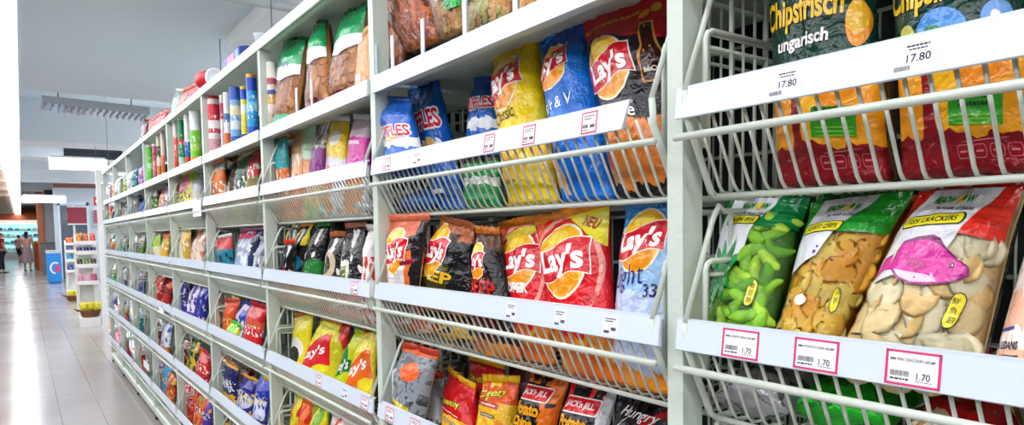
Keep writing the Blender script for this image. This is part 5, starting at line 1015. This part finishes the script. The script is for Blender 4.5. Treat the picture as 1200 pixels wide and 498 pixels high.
# ------------------------------------------------------------------ far end: chiller, pillar, doorway
YF = 58.0
a = box_px(-70, 54, 262, 305, YF, .9); fl = 0.0
e = empty('open_chiller', ((a[0]+a[1])/2, YF, 0), 'long open chiller cabinet glowing pale cyan at the far end of the aisle', 'chiller')
zt2 = a[5]; m = MB(); m.box(a[0], a[1], YF+.1, YF+1.0, 0, .45); m.box(a[0]-.05, a[0], YF, YF+1, 0, zt2); m.box(a[1], a[1]+.05, YF, YF+1, 0, zt2); m.box(a[0], a[1], YF+.95, YF+1, .4, zt2); part(m, 'cabinet', plain('chiller_body', '#cfd6d8', .4), e)
m = MB(); m.box(a[0], a[1], YF-.1, YF+1, zt2, zt2+.25); part(m, 'canopy', plain('chiller_canopy', '#f4ede2', .4, emit=.6), e)
m = MB(); m.box(a[0], a[1], YF+.93, YF+.95, .5, zt2); part(m, 'lit_back', plain('chiller_glow', '#a8e8ee', .5, emit=.75), e)
for k in range(4):
    z = .55+k*(zt2-.6)/4; m = MB(); m.box(a[0], a[1], YF+.25+.08*k, YF+.93, z, z+.03); m.box(a[0], a[1], YF+.23+.08*k, YF+.25+.08*k, z-.02, z+.07); part(m, 'shelf', plain('chiller_shelf', '#d8f0f2', .4), e)
rr = random.Random(5); proto = {}
for k in range(4):
    z = .58+k*(zt2-.6)/4; x = a[0]+.1
    while x < a[1]-.2:
        w2 = rr.uniform(.16, .34); c = rr.choice(['#7fd0dc', '#e8f4f4', '#5aa8c8', '#b8e0e4', '#e8e0d0', '#3a8ab8']); h2 = rr.uniform(.14, .26)
        m = MB(); m.prism([(x, z+.002), (x+w2, z+.002), (x+w2, z+h2*.75), (x+w2*.7, z+h2), (x+w2*.3, z+h2), (x, z+h2*.75)], YF+.36+.08*k, YF+.56+.08*k); o = m.build('dairy_pack', plain('pack_'+c[1:], c, .4))
        tag(o, 'pale chilled pack on the shelves of the glowing chiller', 'pack', 'chilled packs in the far chiller'); x += w2+.04
a = box_px(-70, 58, 246, 258, YF-.2, .3); m = MB(); m.box(a[0], a[1], YF-.3, YF, a[4], zc+.1); S(m, 'trim_21', plain('header_orange', '#c8643c', .5))
a = box_px(49, 71, 238, 300, 36, .8); m = MB(); m.box(a[0], a[1], 36, 36.7, 0, zc+.7); S(m, 'trim_22', plain('pillar_grey', '#b9bcc0', .6))
a = box_px(46, 50, 236, 300, 35.9, .8); m = MB(); m.box(a[0], a[1], 35.95, 36.7, 0, zc+.7); S(m, 'trim_23', plain('pillar_orange', '#dc8258', .5))
# doorway wall to the right
YW = 26.5
a = box_px(68, 175, 232, 300, YW, .2); m = MB(); m.box(a[0]-.05, 8.9, YW, YW+.2, 0, zc+.6); S(m, 'wall_front', plain('wall_palegrey', '#c2cdd4', .6))
a = box_px(73, 101, 241, 300, YW-.06, .05); m = MB(); m.box(a[0], a[1], YW-.06, YW, .05, a[5]); m.box(a[0]-.06, a[0], YW-.1, YW, 0, a[5]+.1, 1); m.box(a[1], a[1]+.06, YW-.1, YW, 0, a[5]+.1, 1); m.box(a[0]-.06, a[1]+.06, YW-.1, YW, a[5], a[5]+.12, 1); m.box((a[0]+a[1])/2-.03, (a[0]+a[1])/2+.03, YW-.09, YW, 0, a[5], 1)
o = m.build('door_1', [plain('door_glass', '#4a5660', .08, 0, spec=.8), plain('door_frame', '#c9dbe4', .4)]); struct(o)
for lab, q, c, nm in (('dark red poster behind the glass door', (80, 101, 243, 262), '#8a1f38', 'poster'), ('maroon panel on the pale wall right of the door', (111, 121, 246, 262), '#a0305a', 'poster'), ('second maroon panel on the pale wall, nearer the shelves', (126, 134, 246, 262), '#a83a62', 'poster')):
    b4 = box_px(*q, YW-.14, .02); e = empty(nm, (b4[0], YW-.14, b4[4]), lab, 'poster'); m = MB(); m.box(*b4); part(m, 'sheet', plain('poster_'+c[1:], c, .4), e)
    m = MB(); m.box(b4[0]-.02, b4[1]+.02, YW-.15, YW-.12, b4[5], b4[5]+.04); m.box(b4[0]-.02, b4[1]+.02, YW-.15, YW-.12, b4[4]-.04, b4[4]); part(m, 'rail', plain('poster_rail', '#d8dde0', .4), e)
for lab, q, y in (('red hanging sign with a white letter, left one', (110, 120, 231, 241), 15.0), ('red hanging sign with a white letter beside the white post', (125, 132.5, 225, 236), 13.0)):
    b4 = box_px(*q, y, .03); e = empty('hanging_sign', ((b4[0]+b4[1])/2, y, b4[4]), lab, 'sign', 'red hanging signs'); m = MB(); m.box(*b4); part(m, 'board', plain('sign_red', '#cf1a26', .4), e)
    vs, fs, w0, h0 = text2d('C', 0, .06); s = (b4[5]-b4[4])*.62/h0; m = MB(); m.add([((b4[0]+b4[1])/2+u*s, y-.004, (b4[4]+b4[5])/2+v*s) for u, v in vs], fs); part(m, 'letter', plain('sign_white', '#f6efef', .4), e)
    m = MB(); m.tube([((b4[0]+b4[1])/2, y+.015, b4[5]), ((b4[0]+b4[1])/2, y+.015, zc+.8)], .004); part(m, 'hanger', plain('rod_grey', '#6a7478', .5), e)
# ------------------------------------------------------------------ racks, counter and freezer at the far end of the aisle
M_RACK = plain('rack_white', '#ecebe6', .4)
def brown_basket(label, c, r, col='#7a4a26'):
    e = empty('wicker_basket', c, label, 'basket', 'brown baskets at the rack ends')
    mt = plain('wicker', col, .7, 0, [(90, 2, 0)], .25, 40); m = MB(); m.lathe([(r*.72, 0), (r*.8, r*.1), (r*.95, r*.62), (r*1.03, r*.68), (r*1.03, r*.74), (r*.93, r*.74), (r*.86, r*.6), (r*.72, r*.12), (.01, r*.1)], (0, 0, 0), 24); m.build('woven_body', mt, e)
    m = MB(); m.tube([(-r*1.0, 0, r*.6), (-r*1.35, 0, r*.85), (-r*1.0, -.05, r*.72)], .012, 8, 0); m.build('handle', mt, e)
def small_bag(label, c, w, h, d, base, lay, group, cat='snack bag'):
    c = Vector(c); bag(label, [c+Vector((-w/2, 0, 0)), c+Vector((w/2, 0, 0)), c+Vector((w/2, d*.3, h)), c+Vector((-w/2, d*.3, h))], d*.5, bagmat('sb_%s_%d' % (base[1:], len(lay)), base, lay), group=group, res=(12, 12), simple=True, base=.5)
def rack(label, x0, x1, y, dep, tiers, htop, slot):
    e = empty('end_rack', ((x0+x1)/2, y, 0), label, 'rack', 'white racks at the far end')
    m = MB(); m.box(x0, x1, y, y+dep, .0, .14); part(m, 'base', M_RACK, e)
    for x in (x0+.02, x1-.02): m = MB(); m.box(x-.025, x+.025, y+dep-.05, y+dep, .14, htop); part(m, 'post', M_RACK, e)
    m = MB(); m.box(x0, x1, y+dep-.012, y+dep-.002, .14, htop-.1); part(m, 'back', plain('rack_back', '#d9dbd8', .5), e)
    for z in tiers: m = MB(); m.prism([(x0, z), (x1, z), (x1, z+.018), (x0, z+.018)], y, y+dep-.012); m.box(x0, x1, y-.012, y, z-.01, z+.05); part(m, 'tray', M_RACK, e)
x0, x1 = on_floor(94, 384).x, on_floor(120, 384).x; yr = on_floor(94, 384).y
rack('white rack facing down the aisle with trays of goods, nearest the shelving end', x0, x1, yr, .42, (.66, .92, 1.12, 1.27), 1.42, None)
px_ = (x0+x1)/2
brown_basket('brown basket of yellow bags on the base of the near white rack', (px_+.02, yr+.16, .142), .15)
for k in range(3): small_bag('yellow bag heaped in the basket of the near white rack, %s' % ('left', 'middle', 'right')[k], (px_-.07+.09*k, yr+.12+.03*(k % 2), .24), .11, .13, .09, '#cfc41e', [sp('#e8e25a', 4)], 'yellow bags in the baskets')
rr = random.Random(3)
T_ = ((.69, ('#d88aa8', '#e0a0b8', '#b83a6a'), 'pink carton', .12), (.945, ('#3a2a1c', '#6aa04a', '#4a3424'), 'dark snack pack', .10), (1.145, ('#4a2a7c', '#52308c', '#3c2470'), 'purple snack pack', .08), (1.295, ('#d8862a', '#c86a2a', '#d84a3a'), 'orange snack bag', .14))
for z, cs, nm, h in T_:
    for k, c in enumerate(cs): w = (x1-x0)/3-.01; small_bag('%s, %s on its tray of the near white rack' % (nm, ('left', 'middle', 'right')[k]), (x0+(k+.5)*(x1-x0)/3, yr+.10, z), w, h, .07, c, [sp('#efe6e0', 4, .62)], 'goods on the near white rack')
p = on_floor(124, 384); m = MB(); m.box(p.x-.035, p.x+.035, p.y, p.y+.05, 0, on_y(124, 199, p.y).z); m.box(p.x-.05, p.x+.05, p.y-.01, p.y+.06, 0, .02); tag(m.build('white_post', M_RACK), 'tall white post standing at the end of the shelving run', 'post')
q = on_floor(80, 352); x2, x3 = q.x, on_floor(93, 352).x+.12
rack('second white rack farther back with trays of goods', x2, x3, q.y, .42, (.62, .86, 1.06, 1.22), 1.32, None)
brown_basket('brown basket of yellow bags at the foot of the second white rack', ((x2+x3)/2-.05, q.y-.20, .002), .16)
for k in range(2): small_bag('yellow bag in the basket by the second rack, %s' % ('left', 'right')[k], ((x2+x3)/2-.11+.11*k, q.y-.20, .10), .12, .13, .09, '#cfc41e', [sp('#e8e25a', 4)], 'yellow bags in the baskets')
for z, cs, nm in ((.65, ('#3a5aa0', '#7ab04a'), 'mixed snack pack'), (.89, ('#2f9ad0', '#e0d8c0'), 'blue snack pack'), (1.09, ('#6a7aa8', '#4a2a7c'), 'violet grey snack pack'), (1.25, ('#e06a2a', '#e89a3a'), 'orange snack bag')):
    for k, c in enumerate(cs): small_bag('%s, %s on its tray of the second white rack' % (nm, ('left', 'right')[k]), (x2+(k+.5)*(x3-x2)/2, q.y+.10, z), (x3-x2)/2-.02, .13, .07, c, [sp('#efe6e0', 4, .62)], 'goods on the second white rack')
# blue freezer chest
f = on_floor(57, 333); xa, xb = f.x, on_floor(74, 333).x; hz = on_y(57, 294, f.y).z
e = empty('freezer_chest', ((xa+xb)/2, f.y, 0), 'bright blue freezer chest with white swirl and pink mark', 'freezer')
m = MB(); m.box(xa, xb, f.y, f.y+1.2, .06, hz-.08); m.box(xa+.03, xb-.03, f.y+.03, f.y+1.17, 0, .06); part(m, 'body', plain('freezer_blue', '#1487d8', .3), e)
m = MB(); m.box(xa-.02, xb+.02, f.y-.02, f.y+1.22, hz-.08, hz); part(m, 'lid_frame', plain('freezer_grey', '#b9c2c8', .35), e)
m = MB(); n = 18; cx, cz = xa+(xb-xa)*.55, hz*.48; R_ = (xb-xa)*.42
m.add([(cx+math.cos(PI*(.3+1.2*i/n))*R_*(1-.0*j), f.y-.003, cz+math.sin(PI*(.3+1.2*i/n))*R_*(1.25-.0*j)) for i in range(n+1) for j in (0,)] + [(cx+math.cos(PI*(.3+1.2*i/n))*R_*.66, f.y-.003, cz+math.sin(PI*(.3+1.2*i/n))*R_*.95) for i in range(n+1)], [(i, i+1, n+2+i, n+1+i) for i in range(n)])
part(m, 'swirl_print', plain('freezer_white', '#dcecf6', .3), e)
m = MB(); m.add([(cx+.05+math.cos(2*PI*i/16)*.07, f.y-.004, cz-.02+math.sin(2*PI*i/16)*.11) for i in range(16)], [tuple(range(16))]); part(m, 'pink_mark', plain('freezer_pink', '#d83a6a', .3), e)
# grey counter, wooden fruit stand
f = on_floor(50, 322); a0, a1 = f.x, on_floor(69, 322).x; h = on_y(50, 284, f.y).z
e = empty('grey_counter', ((a0+a1)/2, f.y, 0), 'dark grey counter in front of the pillar', 'counter'); m = MB(); m.box(a0, a1, f.y, f.y+1.0, .08, h-.05); m.box(a0+.04, a1-.04, f.y+.05, f.y+.95, 0, .08); part(m, 'body', plain('counter_grey', '#6f767c', .5), e)
m = MB(); m.box(a0-.03, a1+.03, f.y-.03, f.y+1.03, h-.05, h); part(m, 'top', plain('counter_top', '#596066', .4), e)
f2 = on_floor(41, 316); b0, b1 = f2.x, on_floor(50, 316).x; h2 = on_y(41, 287, f2.y).z
e = empty('fruit_stand', ((b0+b1)/2, f2.y, 0), 'orange brown wooden fruit stand left of the grey counter', 'stand'); m = MB(); m.box(b0, b1, f2.y, f2.y+1.4, .05, h2); m.box(b0+.05, b1-.05, f2.y+.05, f2.y+1.35, 0, .05); part(m, 'cabinet', plain('stand_wood', '#b8602c', .45, 0, None, .15, 6), e)
m = MB(); m.box(b0-.03, b1+.5, f2.y-.03, f2.y+1.43, h2, h2+.06); part(m, 'rim', plain('stand_rim', '#8a4a22', .5), e)
rr = random.Random(8); m = MB(); m.lathe([(.005, -.045), (.03, -.036), (.045, -.01), (.047, .01), (.033, .036), (.006, .042)], (0, 0, 0), 14); og = m.build('orange', plain('orange_peel', '#e88a1c', .4, 0, [(200, 2, 0)]))
first = True
for k in range(26):
    o = og if first else og.copy()
    if not first: COL.objects.link(o)
    first = False; i, j = k % 7, k//7; o.location = (b0+.06+i*.105+(j % 2)*.03, f2.y+.12+.12*j, h2+.105+(.03 if k % 3 == 0 else 0)); tag(o, 'orange heaped on the wooden fruit stand', 'fruit', 'oranges on the fruit stand')
a = box_px(84, 92, 264, 285, q.y+1.2, .2); e = empty('sign_pole', (on_floor(76, 330).x, q.y+2.2, 0), 'slim grey leaning pole stand behind the freezer', 'stand'); m = MB(); c = Vector(e.location); m.tube([c+Vector((0, 0, .02)), c+Vector((.05, 0, .9)), c+Vector((.16, 0, 1.5))], .022, 8); part(m, 'pole', plain('pole_grey', '#8a9298', .4), e)
m = MB(); m.lathe([(.16, 0), (.16, .015), (.03, .03)], c, 18); part(m, 'foot', plain('pole_grey', '#8a9298', .4), e)
# ------------------------------------------------------------------ people
def skin_mesh(name, verts, edges, radii, mat, parent, sub=2):
    me = bpy.data.meshes.new(name); me.from_pydata(verts, edges, []); o = bpy.data.objects.new(name, me); COL.objects.link(o)
    md = o.modifiers.new('s', 'SKIN'); md.use_smooth_shade = True
    for i, r in enumerate(radii): sv = me.skin_vertices[0].data[i]; sv.radius = r if isinstance(r, tuple) else (r, r); sv.use_root = (i == 0)
    ms = o.modifiers.new('d', 'SUBSURF'); ms.levels = sub; ms.render_levels = sub
    bpy.context.view_layer.update(); me2 = bpy.data.meshes.new_from_object(o.evaluated_get(bpy.context.evaluated_depsgraph_get())); bpy.data.objects.remove(o)
    for pl_ in me2.polygons: pl_.use_smooth = True
    me2.materials.clear(); me2.materials.append(mat); o = bpy.data.objects.new(name, me2); COL.objects.link(o); o.parent = parent; return o
def person(label, loc, H, face, skin, hair, shirt, lower, lowkind, stride=.1, longhair=True, arm=0.0):
    """face: heading in degrees (0 looks along +x); built facing -y then turned"""
    s = H/1.7; e = empty('person', loc, label, 'person', 'shoppers at the far end', math.radians(face)); e.scale = (s, s, s)
    sk = plain('skin_'+skin[1:], skin, .5); st = stride
    V = [(0, 0, .92), (0, .0, 1.08), (0, .005, 1.25), (0, .01, 1.38), (0, .0, 1.47), (0, -.015, 1.55), (0, -.02, 1.63), (0, -.01, 1.68)]
    E2 = [(i, i+1) for i in range(7)]; R = [(.13, .10), (.12, .09), (.14, .10), (.12, .085), (.05, .05), (.062, .07), (.074, .09), (.05, .06)]
    for sx in (-1, 1):
        a = len(V); fy = -st*sx
        V += [(sx*.16, .01, 1.385), (sx*.205, .02, 1.20), (sx*.225, .03-.02, 1.08), (sx*.225, -.06-arm, .95+arm*.5), (sx*.225, -.10-arm, .885+arm*.6)]; E2 += [(3, a), (a, a+1), (a+1, a+2), (a+2, a+3), (a+3, a+4)]; R += [.055, .045, .042, .03, .026]
        h = len(V)-1; hz_ = V[h]
        for f_ in range(4): o2 = len(V); V += [(hz_[0]+(f_-1.5)*.016, hz_[1]-.03, hz_[2]-.035), (hz_[0]+(f_-1.5)*.018, hz_[1]-.035, hz_[2]-.07-.006*(f_ in (1, 2)))]; E2 += [(h, o2), (o2, o2+1)]; R += [.009, .007]
        o2 = len(V); V += [(hz_[0]-sx*.03, hz_[1]-.015, hz_[2]-.02), (hz_[0]-sx*.038, hz_[1]-.03, hz_[2]-.05)]; E2 += [(h, o2), (o2, o2+1)]; R += [.010, .008]
        a = len(V); V += [(sx*.09, 0, .86), (sx*.10, fy*.5-.01, .48), (sx*.10, fy+.02, .10), (sx*.10, fy+.03, .045), (sx*.11, fy-.13, .028)]; E2 += [(0, a), (a, a+1), (a+1, a+2), (a+2, a+3), (a+3, a+4)]; R += [.088, .06, .038, .038, .028]
    body = skin_mesh('body', V, E2, R, sk, e)
    # face and ears grow from the body; eyes, brows and lips are drawn features
    m = MB(); m.lathe([(.013, 0), (.010, .012), (.004, .02)], (0, -.095, 1.60), 10, 0, Vector((0, -1, -.2)))
    for sx in (-1, 1): m.lathe([(.016, 0), (.018, .006), (.012, .012)], (sx*.070, -.005, 1.615), 10, 0, Vector((sx, 0, 0)))
    m.build('nose_and_ears', sk, e)
    m = MB()
    for sx in (-1, 1): m.lathe([(.010, 0), (.008, .004), (.003, .006)], (sx*.030, -.088, 1.635), 10, 0, Vector((0, -1, 0)))
    m.lathe([(.016, 0), (.014, .004), (.004, .006)], (0, -.085, 1.565), 10, 0, Vector((0, -1, 0))); m.build('eyes_and_mouth', plain('face_dark', '#4a2a28', .4), e)
    hv = [(0, .015, 1.67), (0, .045, 1.62), (0, .05, 1.52)] + ([(0, .06, 1.40), (0, .065, 1.28)] if longhair else []); hr = [(.082, .088), (.084, .07), (.06, .045)] + ([(.075, .04), (.05, .03)] if longhair else [])
    skin_mesh('hair', hv, [(i, i+1) for i in range(len(hv)-1)], hr, plain('hair_'+hair[1:], hair, .5), e)
    sv = [(0, 0, .90), (0, .0, 1.08), (0, .005, 1.25), (0, .01, 1.385), (0, .004, 1.43)]; se = [(i, i+1) for i in range(4)]; sr = [(.155, .125), (.145, .112), (.165, .125), (.13, .10), (.07, .07)]
    for sx in (-1, 1): o2 = len(sv); sv += [(sx*.165, .01, 1.385), (sx*.20, .015, 1.25)]; se += [(3, o2), (o2, o2+1)]; sr += [.07, .062]
    skin_mesh('shirt', sv, se, sr, plain('cloth_'+shirt[1:], shirt, .8, 0, [(25, 3, 0)]), e)
    lm = plain('cloth_'+lower[1:], lower, .8, 0, [(18, 3, 0)])
    if lowkind == 'skirt':
        m = MB(); n = 36; vs = []; prof = [(.135, 1.0), (.165, .88), (.18, .7), (.20, .5), (.215, .34)]
        for r, z in prof:
            for k in range(n): q2 = 2*PI*k/n; rr2 = r*(1+.06*math.sin(q2*9)*(1-z)); vs.append((math.cos(q2)*rr2, math.sin(q2)*rr2*.8, z))
        m.add(vs, [(i*n+k, i*n+(k+1) % n, (i+1)*n+(k+1) % n, (i+1)*n+k) for i in range(4) for k in range(n)], 0, True); m.build('skirt', lm, e)
    else:
        tv = [(0, 0, .93)]; te = []; tr = [(.15, .12)]
        for sx in (-1, 1): o2 = len(tv); fy = -st*sx; tv += [(sx*.09, 0, .84), (sx*.10, fy*.5-.01, .48), (sx*.10, fy+.02, .12 if lowkind == 'trousers' else .42)]; te += [(0, o2), (o2, o2+1), (o2+1, o2+2)]; tr += [.105, .078, .066 if lowkind == 'trousers' else .08]
        skin_mesh('trousers' if lowkind == 'trousers' else 'shorts', tv, te, tr, lm, e)
    m = MB()
    for sx in (-1, 1): fy = -st*sx; m.lathe([(.045, 0), (.05, .012), (.046, .03), (.02, .05)], (sx*.10, fy-.0, 0), 16, 0, xd=Vector((1, 0, 0))); m.prism([(sx*.10-.04, .0), (sx*.10+.04, .0), (sx*.10+.036, .035), (sx*.10-.036, .035)], fy-.17, fy+.06)
    m.build('shoes', plain('shoe_'+lower[1:], '#4a3a34' if lowkind == 'skirt' else '#1c1c20', .6), e)
    return e
p = on_floor(33, 317); person('person with long dark hair in pale pink top and long grey skirt, seen from behind', (p.x, p.y, 0), 1.70, 172, '#d8a88a', '#1c1614', '#e6b0a4', '#b7a6a8', 'skirt', .04, True, .06)
p = on_floor(23.5, 307); person('dark haired person in pink top and black shorts, left of the one in a skirt', (p.x, p.y, 0), 1.62, 150, '#d8a88a', '#181416', '#d88a9c', '#221e26', 'shorts', .16, False)
p = on_floor(2.5, 320); person('person in dark navy clothes and red top, cut by the left picture edge', (p.x, p.y, 0), 1.66, 120, '#c89878', '#1a1616', '#a8303a', '#23263c', 'trousers', .14, False)

for lab, px, py0, py1 in (('white price card hanging off the second level strip of the fifth bay', (225.5, 236), 233, 253), ('small pink white price card hanging off the fourth level strip of the sixth bay', (186, 192), 356, 368), ('white price card hanging off the fifth level strip of the eighth bay', (168, 175), 419, 436)):
    a, b2 = on_x(px[0], py0, XF-.024), on_x(px[1], py1, XF-.024); e = empty('price_card', (XF-.024, (a.y+b2.y)/2, b2.z), lab, 'price card', 'price cards hanging off the strips')
    m = MB(); m.box(XF-.0245, XF-.0235, a.y, b2.y, a.z-.012, b2.z); part(m, 'card', plain('card_white', '#eef0f4', .4), e); m = MB(); m.box(XF-.0245, XF-.012, (a.y+b2.y)/2-.008, (a.y+b2.y)/2+.008, a.z-.014, a.z+.004); part(m, 'clip', plain('card_clip', '#d8dce4', .3), e)
# ------------------------------------------------------------------ light
SC.view_settings.view_transform = 'Standard'; SC.view_settings.look = 'None'; SC.view_settings.exposure = 0.4; SC.view_settings.gamma = 1
SC.view_settings.use_curve_mapping = False
w = bpy.data.worlds.new('world'); SC.world = w; w.use_nodes = True
bg = w.node_tree.nodes['Background']; bg.inputs[0].default_value = (.86, .93, 1, 1); bg.inputs[1].default_value = .3
